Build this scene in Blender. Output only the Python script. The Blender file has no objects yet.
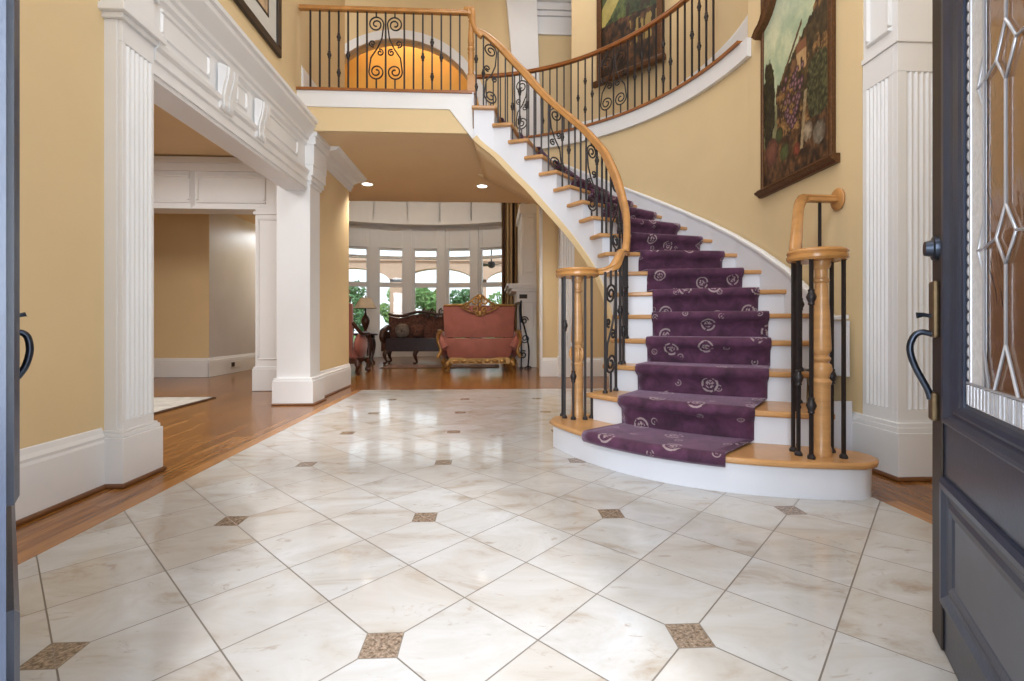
import bpy, math, random
from mathutils import Vector, Matrix
rnd = random.Random(7)
sin, cos, pi, R = math.sin, math.cos, math.pi, math.radians
COL = bpy.context.scene.collection
S3 = lambda c: tuple(((v / 255) / 12.92 if v / 255 <= .04045 else ((v / 255 + .055) / 1.055) ** 2.4) for v in c)

# ------------------------------------------------------------------ mesh builder
class MB:
    def __init__(s): s.v = []; s.f = []; s.uv = None; s.col = None
    def add(s, vs, fs):
        n = len(s.v); s.v += [tuple(p) for p in vs]; s.f += [tuple(i + n for i in f) for f in fs]; return s
    def box(s, x0, y0, z0, x1, y1, z1):
        if x0 > x1: x0, x1 = x1, x0
        if y0 > y1: y0, y1 = y1, y0
        if z0 > z1: z0, z1 = z1, z0
        return s.add([(x0,y0,z0),(x1,y0,z0),(x1,y1,z0),(x0,y1,z0),(x0,y0,z1),(x1,y0,z1),(x1,y1,z1),(x0,y1,z1)],
                     [(3,2,1,0),(4,5,6,7),(0,1,5,4),(1,2,6,5),(2,3,7,6),(3,0,4,7)])
    def hexa(s, b, t):           # b, t : four corners each, same winding
        return s.add(list(b) + list(t), [(3,2,1,0),(4,5,6,7),(0,1,5,4),(1,2,6,5),(2,3,7,6),(3,0,4,7)])
    def obox(s, o, ax, ay, az):  # oriented box from corner o and three edge vectors
        o, ax, ay, az = map(Vector, (o, ax, ay, az))
        b = [o, o + ax, o + ax + ay, o + ay]
        return s.hexa(b, [p + az for p in b])
    def prism(s, poly, z0, z1, tops=None):
        n = len(poly)
        lo = [(p[0], p[1], z0) for p in poly]; hi = [(p[0], p[1], z1) for p in poly]
        return s.add(lo + hi, [tuple(range(n))[::-1], tuple(range(n, 2 * n))] + [(i, (i + 1) % n, n + (i + 1) % n, n + i) for i in range(n)])
    def extrude(s, poly3, d):
        n = len(poly3); d = Vector(d)
        a = [Vector(p) for p in poly3]
        return s.add(a + [p + d for p in a], [tuple(range(n))[::-1], tuple(range(n, 2 * n))] + [(i, (i + 1) % n, n + (i + 1) % n, n + i) for i in range(n)])
    def tube(s, pts, r, n=6, closed=False, up=None, sq=False):
        pts = [Vector(p) for p in pts]; m = len(pts)
        rs = r if isinstance(r, (list, tuple)) else [r] * m
        t0 = None; rings = []
        side = None
        for i, p in enumerate(pts):
            if closed: t = pts[(i + 1) % m] - pts[i - 1]
            else: t = pts[min(i + 1, m - 1)] - pts[max(i - 1, 0)]
            if t.length < 1e-9: t = Vector((0, 0, 1))
            t.normalize()
            if side is None:
                ref = Vector((0, 0, 1)) if abs(t.z) < .9 else Vector((1, 0, 0))
                side = ref.cross(t).normalized()
            else:
                side = (side - t * side.dot(t))
                if side.length < 1e-6: side = Vector((1, 0, 0))
                side.normalize()
            b = t.cross(side)
            off = pi / 4 if sq else 0
            rings.append([p + (side * cos(2*pi*k/n + off) + b * sin(2*pi*k/n + off)) * rs[i] for k in range(n)])
        vs = [q for ring in rings for q in ring]; fs = []
        for i in range(m if closed else m - 1):
            j = (i + 1) % m
            for k in range(n):
                fs.append((i*n + k, i*n + (k+1) % n, j*n + (k+1) % n, j*n + k))
        if not closed: fs += [tuple(range(n))[::-1], tuple(range((m-1)*n, m*n))]
        return s.add(vs, fs)
    def lathe(s, prof, c, n=20):  # prof: (r, z)
        vs = []; fs = []; m = len(prof)
        for r, z in prof:
            for k in range(n):
                a = 2*pi*k/n; vs.append((c[0] + r*cos(a), c[1] + r*sin(a), c[2] + z))
        for i in range(m - 1):
            for k in range(n):
                fs.append((i*n + k, i*n + (k+1) % n, (i+1)*n + (k+1) % n, (i+1)*n + k))
        fs += [tuple(range(n))[::-1], tuple(range((m-1)*n, m*n))]
        return s.add(vs, fs)
    def sweep(s, prof, path, closed=False, flip=False):  # prof (side, up) closed polygon; path of 3d points; side = horizontal left of the path
        path = [Vector(p) for p in path]; m = len(path); n = len(prof); vs = []; fs = []
        for i, p in enumerate(path):
            a = path[i] - path[i-1] if (i > 0 or closed) else path[i+1] - path[i]
            b = path[(i+1) % m] - path[i] if (i < m-1 or closed) else a
            ah = Vector((a.x, a.y, 0)); bh = Vector((b.x, b.y, 0))
            if ah.length < 1e-6: ah = bh.copy()
            if bh.length < 1e-6: bh = ah.copy()
            if ah.length < 1e-6: ah = bh = getattr(s, 'lasth', Vector((1, 0, 0)))
            ah.normalize(); bh.normalize(); s.lasth = bh
            h = ah + bh
            if h.length < 1e-4: h = bh.copy()
            h.normalize()
            k = 1 / max(.35, h.dot(bh))
            sd = Vector((-h.y, h.x, 0)) * k
            tt = (a.normalized() + b.normalized()); tt.normalize()
            up = Vector((0, 0, 1)); up = up - tt * up.dot(tt)
            if up.length < .3: up = Vector((-h.x, -h.y, 0)) * (1 if tt.z > 0 else -1)
            up.normalize()
            up = up / max(.6, up.z) if up.z > .3 and not getattr(s, 'noz', False) else up
            for q in prof: vs.append(p + sd * q[0] + up * q[1])
        for i in range(m if closed else m - 1):
            j = (i + 1) % m
            for k in range(n): fs.append((i*n + k, j*n + k, j*n + (k+1) % n, i*n + (k+1) % n))
        if not closed: fs += [tuple(range(n)), tuple(range((m-1)*n, m*n))[::-1]]
        return s.add(vs, fs)
    def ell(s, c, r, nu=14, nv=9, p=1.0):
        vs = []; fs = []
        def sp(x): return math.copysign(abs(x) ** p, x)
        for j in range(nv + 1):
            th = -pi/2 + pi*j/nv
            for k in range(nu):
                a = 2*pi*k/nu
                vs.append((c[0] + r[0]*sp(cos(th))*sp(cos(a)), c[1] + r[1]*sp(cos(th))*sp(sin(a)), c[2] + r[2]*sp(sin(th))))
        for j in range(nv):
            for k in range(nu): fs.append((j*nu + k, j*nu + (k+1) % nu, (j+1)*nu + (k+1) % nu, (j+1)*nu + k))
        return s.add(vs, fs)
    def grid(s, fn, nu, nv):
        vs = [fn(i/nu, j/nv) for j in range(nv + 1) for i in range(nu + 1)]
        fs = [(j*(nu+1)+i, j*(nu+1)+i+1, (j+1)*(nu+1)+i+1, (j+1)*(nu+1)+i) for j in range(nv) for i in range(nu)]
        return s.add(vs, fs)
    def build(s, name, mat, parent=None, smooth=None, bevel=0, solid=0, fix=True):
        me = bpy.data.meshes.new(name); me.from_pydata(s.v, [], s.f); me.validate(); me.update()
        if fix:
            import bmesh
            bm = bmesh.new(); bm.from_mesh(me); bmesh.ops.recalc_face_normals(bm, faces=bm.faces); bm.to_mesh(me); bm.free()
        if s.uv:
            l = me.uv_layers.new(name='UVMap')
            for lp in me.loops: l.data[lp.index].uv = s.uv[lp.vertex_index]
        if s.col:
            at = me.color_attributes.new('Paint', 'FLOAT_COLOR', 'POINT')
            for i, c in enumerate(s.col): at.data[i].color = (*c, 1)
        if smooth is not None:
            me.polygons.foreach_set('use_smooth', [True] * len(me.polygons))
            me.set_sharp_from_angle(angle=R(smooth))
        me.materials.append(M[mat])
        o = bpy.data.objects.new(name, me); COL.objects.link(o)
        if parent is not None:
            o.parent = parent
            if parent.type == 'EMPTY': o.location = -parent.location
        if bevel:
            b = o.modifiers.new('bevel', 'BEVEL'); b.width = bevel; b.segments = 2; b.limit_method = 'ANGLE'; b.angle_limit = R(40)
        if solid:
            b = o.modifiers.new('solid', 'SOLIDIFY'); b.thickness = solid; b.offset = -1
        return o

def tag(o, label, cat, group=None, kind=None):
    o['label'] = label; o['category'] = cat
    if group: o['group'] = group
    if kind: o['kind'] = kind
    return o
def thing(name, label, cat, loc, group=None, kind=None):
    o = bpy.data.objects.new(name, None); COL.objects.link(o); o.location = loc; o.empty_display_size = .1
    return tag(o, label, cat, group, kind)
def struct(o, label, cat): return tag(o, label, cat, None, 'structure')

# ------------------------------------------------------------------ materials
M = {}
def node(nt, t, **kw):
    n = nt.nodes.new(t)
    for k, v in kw.items(): setattr(n, k, v)
    return n
def mth(nt, op, a, b=None, c=None):
    n = nt.nodes.new('ShaderNodeMath'); n.operation = op
    for i, x in enumerate((a, b, c)):
        if x is None: continue
        if isinstance(x, (int, float)): n.inputs[i].default_value = x
        else: nt.links.new(x, n.inputs[i])
    return n.outputs[0]
def mixc(nt, fac, a, b, blend='MIX'):
    n = nt.nodes.new('ShaderNodeMix'); n.data_type = 'RGBA'; n.blend_type = blend
    for i, x in ((0, fac), (6, a), (7, b)):
        if isinstance(x, (int, float)): n.inputs[i].default_value = x
        elif isinstance(x, tuple): n.inputs[i].default_value = (*x[:3], 1)
        else: nt.links.new(x, n.inputs[i])
    return n.outputs[2]
def ramp(nt, fac, stops):
    n = nt.nodes.new('ShaderNodeValToRGB'); e = n.color_ramp.elements
    while len(e) < len(stops): e.new(.5)
    for el, (p, c) in zip(e, stops): el.position = p; el.color = (*c[:3], 1) if isinstance(c, tuple) else (c, c, c, 1)
    nt.links.new(fac, n.inputs[0]); return n.outputs[0]
def newmat(name):
    m = bpy.data.materials.new(name); m.use_nodes = True; M[name] = m
    nt = m.node_tree; b = nt.nodes['Principled BSDF']
    return nt, b
def noise(nt, vec, scale, detail=3, rough=.5, dist=0):
    n = nt.nodes.new('ShaderNodeTexNoise'); n.inputs['Scale'].default_value = scale; n.inputs['Detail'].default_value = detail
    n.inputs['Roughness'].default_value = rough; n.inputs['Distortion'].default_value = dist
    if vec is not None: nt.links.new(vec, n.inputs['Vector'])
    return n.outputs[0]
def mat(name, rgb, rough=.5, metal=0, var=.06, vscale=6, bump=0, bscale=60, spec=None, sheen=0, stretch=None):
    nt, b = newmat(name); c = S3(rgb)
    tc = node(nt, 'ShaderNodeTexCoord').outputs['Object']
    if stretch:
        mp = node(nt, 'ShaderNodeMapping'); mp.inputs['Scale'].default_value = stretch; nt.links.new(tc, mp.inputs[0]); tc = mp.outputs[0]
    f = noise(nt, tc, vscale, 4, .55, .3)
    col = ramp(nt, f, [(.25, tuple(max(0, x*(1-var*2)) for x in c)), (.75, tuple(min(1, x*(1+var*2)) for x in c))])
    nt.links.new(col, b.inputs['Base Color'])
    b.inputs['Roughness'].default_value = rough; b.inputs['Metallic'].default_value = metal
    if spec is not None: b.inputs['Specular IOR Level'].default_value = spec
    if sheen: b.inputs['Sheen Weight'].default_value = sheen; b.inputs['Sheen Roughness'].default_value = .4
    if bump:
        bp = node(nt, 'ShaderNodeBump'); bp.inputs['Strength'].default_value = bump; bp.inputs['Distance'].default_value = .01
        nt.links.new(noise(nt, tc, bscale, 4, .6), bp.inputs['Height']); nt.links.new(bp.outputs[0], b.inputs['Normal'])
    return nt, b

mat('wall_tan', (220, 195, 152), .7, var=.015, vscale=2, bump=.04, bscale=150, spec=.25)
mat('ceiling_tan', (222, 194, 154), .8, var=.015, vscale=2, spec=.2)
mat('white_trim', (228, 227, 227), .38, var=.01, vscale=3)
mat('lilac_wall', (205, 200, 200), .35, var=.02, vscale=2)
mat('gold_wall', (208, 158, 70), .6, var=.05, vscale=2)
mat('riser_white', (218, 219, 226), .4, var=.01, vscale=3)
mat('oak', (190, 142, 92), .28, var=.09, vscale=5, stretch=(1, 1, 6))
mat('oak_rail', (184, 132, 76), .25, var=.09, vscale=9)
mat('oak_dark', (150, 92, 46), .3, var=.1, vscale=9)
mat('shoe_wood', (104, 64, 34), .35, var=.1)
mat('wood_border', (164, 114, 64), .25, var=.12, vscale=4, stretch=(8, 1, 1))
mat('frost_painted_trim', (226, 228, 232), .35, var=.08, vscale=70)  # white of trim showing in the door glass, painted in; also the frosted strip
mat('iron', (46, 41, 42), .45, metal=.35, var=.1, vscale=30)
mat('door_paint', (50, 57, 74), .32, var=.08, vscale=14, bump=.05, bscale=90)
mat('door_panel_paint', (84, 88, 100), .38, var=.06, vscale=10)
mat('door_edge', (48, 38, 32), .5, var=.1)
mat('bronze', (128, 108, 82), .35, metal=.8, var=.12, vscale=30)
mat('dark_pewter', (60, 66, 78), .3, metal=.85, var=.1, vscale=30)
mat('came', (196, 198, 206), .3, metal=.6, var=.05)
mat('gilt', (150, 112, 62), .38, metal=.55, var=.2, vscale=40, bump=.3, bscale=80)
mat('dark_gilt', (92, 60, 34), .42, metal=.3, var=.2, vscale=40, bump=.2, bscale=60)
mat('black_frame', (38, 27, 22), .3, var=.15, vscale=20)
mat('mat_board', (205, 203, 196), .8, var=.02)
mat('print_paper', (176, 150, 120), .8, var=.25, vscale=9)
mat('red_velvet', (138, 78, 66), .75, var=.07, vscale=5, sheen=.3)
mat('dark_leather', (44, 30, 34), .35, var=.15, vscale=12)
mat('mahogany', (62, 34, 24), .3, var=.2, vscale=14)
mat('tapestry', (92, 56, 42), .8, var=.4, vscale=18)
mat('cushion_cloth', (120, 104, 92), .8, var=.25, vscale=14)
mat('lamp_shade', (196, 180, 158), .8, var=.05)
mat('curtain_cloth', (186, 158, 120), .8, var=.12, vscale=3, stretch=(14, 14, .2))
mat('rug_pale', (206, 202, 194), .9, var=.12, vscale=6)
mat('rug_border', (84, 60, 44), .9, var=.15)
mat('rug_red', (120, 92, 80), .9, var=.4, vscale=7)
mat('plastic_white', (228, 225, 220), .4, var=.01)
mat('dark_hole', (40, 36, 34), .6, var=.05)
mat('stone_porch', (206, 178, 156), .8, var=.04)
mat('lawn', (96, 130, 66), .9, var=.2, vscale=4)
mat('bark', (92, 70, 52), .9, var=.2, vscale=12)
for i, c in enumerate([(112, 150, 88), (88, 128, 84), (128, 160, 96)]): mat('leaf_%d' % i, c, .7, var=.3, vscale=8)
mat('glass_knob', (190, 190, 195), .2, metal=.9, var=.02)
nt, b = newmat('lamp_glow'); b.inputs['Emission Color'].default_value = (1, .93, .82, 1); b.inputs['Emission Strength'].default_value = 6; b.inputs['Base Color'].default_value = (1, 1, 1, 1)
# clear window glass
def glassmat(name, tint, bump=0, bscale=20, rough=0.0):
    nt, b = newmat(name); nt.nodes.remove(b)
    out = nt.nodes['Material Output']
    tr = node(nt, 'ShaderNodeBsdfTransparent'); tr.inputs[0].default_value = (*tint, 1)
    gl = node(nt, 'ShaderNodeBsdfGlossy'); gl.inputs['Roughness'].default_value = rough
    fr = node(nt, 'ShaderNodeFresnel'); fr.inputs[0].default_value = 1.5
    mx = node(nt, 'ShaderNodeMixShader')
    nt.links.new(fr.outputs[0], mx.inputs[0]); nt.links.new(tr.outputs[0], mx.inputs[1]); nt.links.new(gl.outputs[0], mx.inputs[2]); nt.links.new(mx.outputs[0], out.inputs[0])
    if bump:
        bp = node(nt, 'ShaderNodeBump'); bp.inputs['Strength'].default_value = bump; bp.inputs['Distance'].default_value = .01
        tc = node(nt, 'ShaderNodeTexCoord').outputs['Object']
        nt.links.new(noise(nt, tc, bscale, 3, .6, 1), bp.inputs['Height'])
        nt.links.new(bp.outputs[0], gl.inputs['Normal']); nt.links.new(bp.outputs[0], fr.inputs['Normal'])
glassmat('glass', (.96, .98, .98))
# leaded door glass: rippled real glass
nt, b = newmat('ripple_glass'); b.inputs['Base Color'].default_value = (.42, .30, .24, 1); b.inputs['Transmission Weight'].default_value = 1; b.inputs['Roughness'].default_value = .06; b.inputs['IOR'].default_value = 1.25
bp = node(nt, 'ShaderNodeBump'); bp.inputs['Strength'].default_value = .16; bp.inputs['Distance'].default_value = .01
tc = node(nt, 'ShaderNodeTexCoord').outputs['Object']; nt.links.new(noise(nt, tc, 6, 3, .6, 1.5), bp.inputs['Height']); nt.links.new(bp.outputs[0], b.inputs['Normal'])
nt, b = newmat('bevel_glass'); b.inputs['Base Color'].default_value = (.85, .86, .9, 1); b.inputs['Transmission Weight'].default_value = .7; b.inputs['Roughness'].default_value = .08
# picture paint from a colour attribute
nt, b = newmat('oil_paint'); at = node(nt, 'ShaderNodeAttribute', attribute_name='Paint'); b.inputs['Roughness'].default_value = .45
tc = node(nt, 'ShaderNodeTexCoord').outputs['Object']
nt.links.new(mixc(nt, .2, at.outputs[0], mixc(nt, 1, at.outputs[0], ramp(nt, noise(nt, tc, 40, 5, .7, .5), [(.3, .25), (.7, 1.0)]), 'MULTIPLY')), b.inputs['Base Color'])

# marble tile floor
SP, X0, Y0 = .88198, -1.18552, 1.33824
def marble():
    nt, b = newmat('marble'); L = nt.links.new
    tc = node(nt, 'ShaderNodeTexCoord').outputs['Object']; sep = node(nt, 'ShaderNodeSeparateXYZ'); L(tc, sep.inputs[0])
    u = mth(nt, 'DIVIDE', mth(nt, 'SUBTRACT', sep.outputs[0], X0), SP); v = mth(nt, 'DIVIDE', mth(nt, 'SUBTRACT', sep.outputs[1], Y0), SP)
    p = mth(nt, 'MULTIPLY', mth(nt, 'ADD', u, v), 2); q = mth(nt, 'MULTIPLY', mth(nt, 'SUBTRACT', u, v), 2)
    edge = lambda x: mth(nt, 'ABSOLUTE', mth(nt, 'SUBTRACT', mth(nt, 'FRACT', x), .5))
    grout = mth(nt, 'GREATER_THAN', mth(nt, 'MAXIMUM', edge(p), edge(q)), .5 - .0072)
    near = lambda x: mth(nt, 'ABSOLUTE', mth(nt, 'SUBTRACT', mth(nt, 'FRACT', mth(nt, 'ADD', x, .5)), .5))
    dd = mth(nt, 'MAXIMUM', near(u), near(v)); dot = mth(nt, 'LESS_THAN', dd, .0575); dotb = mth(nt, 'LESS_THAN', dd, .0615)
    cb = node(nt, 'ShaderNodeCombineXYZ'); L(mth(nt, 'FLOOR', p), cb.inputs[0]); L(mth(nt, 'FLOOR', q), cb.inputs[1])
    wn = node(nt, 'ShaderNodeTexWhiteNoise'); wn.noise_dimensions = '3D'; L(cb.outputs[0], wn.inputs['Vector'])
    off = node(nt, 'ShaderNodeVectorMath', operation='MULTIPLY_ADD'); L(wn.outputs['Color'], off.inputs[0]); off.inputs[1].default_value = (9, 9, 9); L(tc, off.inputs[2])
    mp = node(nt, 'ShaderNodeMapping'); mp.inputs['Scale'].default_value = (1.0, 1.9, 1); mp.inputs['Rotation'].default_value = (0, 0, .5); L(off.outputs[0], mp.inputs[0])
    n1 = noise(nt, mp.outputs[0], 2.4, 6, .62, .9); n2 = noise(nt, mp.outputs[0], 7, 6, .7, 1.6)
    base = ramp(nt, n1, [(.3, S3((164, 152, 138))), (.42, S3((186, 183, 180))), (.62, S3((198, 199, 201))), (.8, S3((174, 174, 176)))])
    vein = ramp(nt, n2, [(.30, 1.0), (.40, 0.0)])
    base = mixc(nt, mth(nt, 'MULTIPLY', vein, .6), base, S3((146, 128, 110)))
    base = mixc(nt, mth(nt, 'MULTIPLY', wn.outputs['Value'], .35), base, S3((184, 171, 155)))
    sp = ramp(nt, noise(nt, tc, 90, 3, .7), [(.35, S3((92, 76, 64))), (.65, S3((168, 148, 130)))])
    c = mixc(nt, grout, base, S3((118, 110, 102)))
    c = mixc(nt, dotb, c, S3((132, 122, 112))); c = mixc(nt, dot, c, sp)
    L(c, b.inputs['Base Color'])
    L(mth(nt, 'ADD', .045, mth(nt, 'ADD', mth(nt, 'MULTIPLY', grout, .4), mth(nt, 'MULTIPLY', n2, .09))), b.inputs['Roughness'])
    bp = node(nt, 'ShaderNodeBump'); bp.inputs['Strength'].default_value = .15; bp.inputs['Distance'].default_value = .003; bp.invert = True
    L(grout, bp.inputs['Height']); L(bp.outputs[0], b.inputs['Normal'])
marble()
def woodfloor():
    nt, b = newmat('wood_floor'); L = nt.links.new
    tc = node(nt, 'ShaderNodeTexCoord').outputs['Object']; sep = node(nt, 'ShaderNodeSeparateXYZ'); L(tc, sep.inputs[0])
    row = mth(nt, 'DIVIDE', sep.outputs[0], .083); ri = mth(nt, 'FLOOR', row)
    w1 = node(nt, 'ShaderNodeTexWhiteNoise'); w1.noise_dimensions = '1D'; L(ri, w1.inputs['W'])
    yy = mth(nt, 'ADD', mth(nt, 'DIVIDE', sep.outputs[1], 1.1), mth(nt, 'MULTIPLY', w1.outputs[0], 7)); ci = mth(nt, 'FLOOR', yy)
    cb = node(nt, 'ShaderNodeCombineXYZ'); L(ri, cb.inputs[0]); L(ci, cb.inputs[1])
    w2 = node(nt, 'ShaderNodeTexWhiteNoise'); w2.noise_dimensions = '3D'; L(cb.outputs[0], w2.inputs['Vector'])
    gap = mth(nt, 'MAXIMUM', mth(nt, 'GREATER_THAN', mth(nt, 'ABSOLUTE', mth(nt, 'SUBTRACT', mth(nt, 'FRACT', row), .5)), .487), mth(nt, 'GREATER_THAN', mth(nt, 'ABSOLUTE', mth(nt, 'SUBTRACT', mth(nt, 'FRACT', yy), .5)), .4985))
    mp = node(nt, 'ShaderNodeMapping'); mp.inputs['Scale'].default_value = (12, .9, 1); L(tc, mp.inputs[0])
    off = node(nt, 'ShaderNodeVectorMath', operation='MULTIPLY_ADD'); L(w2.outputs['Color'], off.inputs[0]); off.inputs[1].default_value = (7, 7, 7); L(mp.outputs[0], off.inputs[2])
    g = noise(nt, off.outputs[0], 3, 6, .65, .6)
    c = ramp(nt, g, [(.25, S3((92, 54, 20))), (.5, S3((146, 94, 42))), (.78, S3((192, 140, 80)))])
    c = mixc(nt, mth(nt, 'MULTIPLY', w2.outputs['Value'], .75), c, S3((112, 68, 30)))
    c = mixc(nt, mth(nt, 'MULTIPLY', gap, .7), c, S3((70, 40, 20)))
    L(c, b.inputs['Base Color']); b.inputs['Roughness'].default_value = .2
woodfloor()
def runner_mat():
    nt, b = newmat('runner'); L = nt.links.new
    tc = node(nt, 'ShaderNodeTexCoord'); uv = tc.outputs['UV']
    n1 = noise(nt, tc.outputs['Object'], 9, 4, .6, .5)
    base = ramp(nt, n1, [(.3, S3((54, 27, 46))), (.7, S3((94, 52, 80)))])
    def motif(scale, r0, r1, rin, off):
        mp = node(nt, 'ShaderNodeMapping'); mp.inputs['Location'].default_value = off; L(uv, mp.inputs[0])
        vo = node(nt, 'ShaderNodeTexVoronoi'); vo.voronoi_dimensions = '2D'; vo.inputs['Scale'].default_value = scale; vo.inputs['Randomness'].default_value = .55; L(mp.outputs[0], vo.inputs['Vector'])
        d = vo.outputs['Distance']
        ring = mth(nt, 'MULTIPLY', mth(nt, 'GREATER_THAN', d, r0), mth(nt, 'LESS_THAN', d, r1))
        brk = mth(nt, 'GREATER_THAN', noise(nt, uv, 26, 1), .44)
        inn = mth(nt, 'MULTIPLY', mth(nt, 'LESS_THAN', d, rin), mth(nt, 'GREATER_THAN', noise(nt, uv, 60, 1), .5))
        return mth(nt, 'MAXIMUM', mth(nt, 'MULTIPLY', ring, brk), inn)
    m1 = motif(2.9, .125, .165, .085, (0, 0, 0)); m2 = motif(3.6, .06, .085, .03, (3.3, 1.7, 0))
    f = mth(nt, 'MAXIMUM', mth(nt, 'MULTIPLY', m1, .55), mth(nt, 'MULTIPLY', m2, .45))
    L(mixc(nt, f, base, S3((196, 178, 176))), b.inputs['Base Color'])
    b.inputs['Roughness'].default_value = .9; b.inputs['Sheen Weight'].default_value = .45; b.inputs['Sheen Roughness'].default_value = .35; b.inputs['Sheen Tint'].default_value = (.75, .55, .75, 1)
    bp = node(nt, 'ShaderNodeBump'); bp.inputs['Strength'].default_value = .5; bp.inputs['Distance'].default_value = .006
    L(noise(nt, tc.outputs['Object'], 160, 2), bp.inputs['Height']); L(bp.outputs[0], b.inputs['Normal'])
runner_mat()

# ------------------------------------------------------------------ camera
F, YAW, YH, H = 470.0, .0472, 325.2, .9
cam = bpy.data.cameras.new('camera'); co = bpy.data.objects.new('camera', cam); COL.objects.link(co)
cam.sensor_width = 36; cam.lens = 36 * F / 1024; cam.shift_y = -(340.5 - YH) / 1024; cam.clip_start = .05; cam.clip_end = 200
co.location = (0, 0, H); co.rotation_euler = (pi/2, 0, -YAW)
bpy.context.scene.camera = co

# ------------------------------------------------------------------ shared shapes
def smooth_path(pts, n=6):     # Catmull-Rom through points
    P = [Vector(p) for p in pts]; out = []
    for i in range(len(P) - 1):
        p0, p1, p2, p3 = P[max(i-1, 0)], P[i], P[i+1], P[min(i+2, len(P)-1)]
        for k in range(n):
            t = k / n
            out.append(.5 * ((2*p1) + (p2-p0)*t + (2*p0-5*p1+4*p2-p3)*t*t + (3*p1-p0-3*p2+p3)*t**3))
    out.append(P[-1]); return out
def spiral(cx, cy, r0, r1, a0, turns, n=26, dr=1):
    return [(cx + (r0 + (r1-r0)*k/n) * cos(a0 + dr*turns*2*pi*k/n), cy + (r0 + (r1-r0)*k/n) * sin(a0 + dr*turns*2*pi*k/n)) for k in range(n + 1)]
RISE = .1975
WX = -2.16
def panel_frame(mb, o, eu, ev, en, w, h, t=.035, d=.018):   # raised moulding rectangle on a face: origin corner, unit axes, size
    o, eu, ev, en = map(Vector, (o, eu, ev, en))
    for (a, b_, c, d_) in ((0, 0, w, t), (0, h - t, w, t), (0, t, t, h - 2*t), (w - t, t, t, h - 2*t)):
        p = o + eu*a + ev*b_
        mb.hexa([p, p + eu*c, p + eu*c + ev*d_, p + ev*d_], [p + eu*min(.012, c/3) + ev*min(.012, d_/3) + en*d, p + eu*(c - min(.012, c/3)) + ev*min(.012, d_/3) + en*d, p + eu*(c - min(.012, c/3)) + ev*(d_ - min(.012, d_/3)) + en*d, p + eu*min(.012, c/3) + ev*(d_ - min(.012, d_/3)) + en*d])
def fluted(mb, o, eu, en, w, z0, z1, n=6, m=.05, depth=.012, slab=.03, fz0=None, fz1=None):
    # fluted slab standing on a face; o corner at floor level, eu along, en outward
    o, eu, en = map(Vector, (o, eu, en)); up = Vector((0, 0, 1))
    fz0 = z0 + .12 if fz0 is None else fz0; fz1 = z1 - .12 if fz1 is None else fz1
    for a, c in ((z0, fz0), (fz1, z1)): mb.obox(o + up*a, eu*w, en*slab, up*(c - a))
    poly = [(0, 0), (0, slab)]; pw = (w - 2*m) / n
    for k in range(n):
        x = m + k*pw
        poly += [(x + pw*.12, slab), (x + pw*.28, slab - depth*.8), (x + pw*.5, slab - depth), (x + pw*.72, slab - depth*.8), (x + pw*.88, slab)]
    poly += [(w, slab), (w, 0)]
    mb.extrude([o + eu*a + en*c + up*fz0 for a, c in poly], up*(fz1 - fz0))
BASEP = [(0, 0), (.025, 0), (.025, .25), (.02, .265), (.022, .28), (.012, .3), (.006, .325), (0, .33)]
def baseboard(name, path, label, h=1.0, mat_='white_trim', shoe=True):   # profile to the left of the path
    mb = MB(); mb.sweep([(a, b_*h) for a, b_ in BASEP], path)
    return struct(mb.build(name, mat_), label, 'baseboard')
def shoe(name, path, label):
    mb = MB(); mb.sweep([(0, 0), (.022, 0), (.02, .01), (.012, .018), (0, .018)], path)
    return struct(mb.build(name, 'shoe_wood'), label, 'trim')

# ------------------------------------------------------------------ floors
struct(MB().box(-7.5, -1.6, -.12, 4.2, 14.0, -.004).build('floor', 'wood_floor'), 'brown oak plank floor running along the left side and into the far rooms', 'floor')
struct(MB().box(-1.77, -1.6, -.004, 2.0, 6.62, 0).build('floor', 'marble'), 'pale marble tile floor with small brown corner inlays in the foyer', 'floor')
mb = MB()
mb.box(-1.855, -1.6, -.004, -1.77, 6.62, .0015); mb.box(2.0, -1.6, -.004, 2.085, 2.3, .0015)
struct(mb.build('trim_1', 'wood_border', None), 'lighter oak border strip between marble tiles and plank floor', 'trim')

# ------------------------------------------------------------------ left foyer wall
HW = 7.2
mb = MB(); mb.box(-2.6, .42, 0, WX, 2.75, HW); mb.box(-2.6, 2.75, 3.2, WX, 7.12, HW); mb.box(-2.41, 5.5, 0, -2.1, 7.12, 3.2); mb.box(-2.32, 2.75, 2.62, -2.16, 5.6, 3.2)
struct(mb.build('wall_left', 'wall_tan'), 'tall tan plaster wall on the left of the foyer with wide cased opening', 'wall')
# pilaster beside the opening
mb = MB()
mb.box(-2.6, 2.74, 0, -2.09, 3.0, 2.62)
fluted(mb, (-2.09, 2.745, 0), (0, 1, 0), (1, 0, 0), .25, 0, 2.62, 6, .02, .012, .025, .36, 2.50)
mb.box(-2.60, 2.715, 0, -2.04, 3.04, .27); mb.box(-2.6, 2.722, .27, -2.05, 3.03, .295); mb.box(-2.6, 2.73, .295, -2.055, 3.015, .31)
for z0, z1, d in ((2.62, 2.65, .02), (2.65, 2.69, .045), (2.69, 2.72, .03), (2.72, 2.9, .0), (2.9, 3.02, .02), (3.02, 3.2, .05)):
    mb.box(-2.6, 2.742 - d, z0, -2.065 + d, 3.0 + d, z1)
struct(mb.build('trim_2', 'white_trim', bevel=.004), 'white fluted pilaster at the near side of the left opening', 'pilaster')
# pier on the far side
mb = MB()
mb.box(-2.425, 5.47, 0, -2.05, 5.78, 2.7)
mb.box(-2.455, 5.42, 0, -2.0, 5.80, .27); mb.box(-2.445, 5.435, .27, -2.015, 5.79, .30)
mb.box(-2.44, 5.455, 2.5, -2.03, 5.79, 2.54)
struct(mb.build('trim_3', 'white_trim', bevel=.004), 'plain white square pier at the far side of the left opening', 'pilaster')
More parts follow.
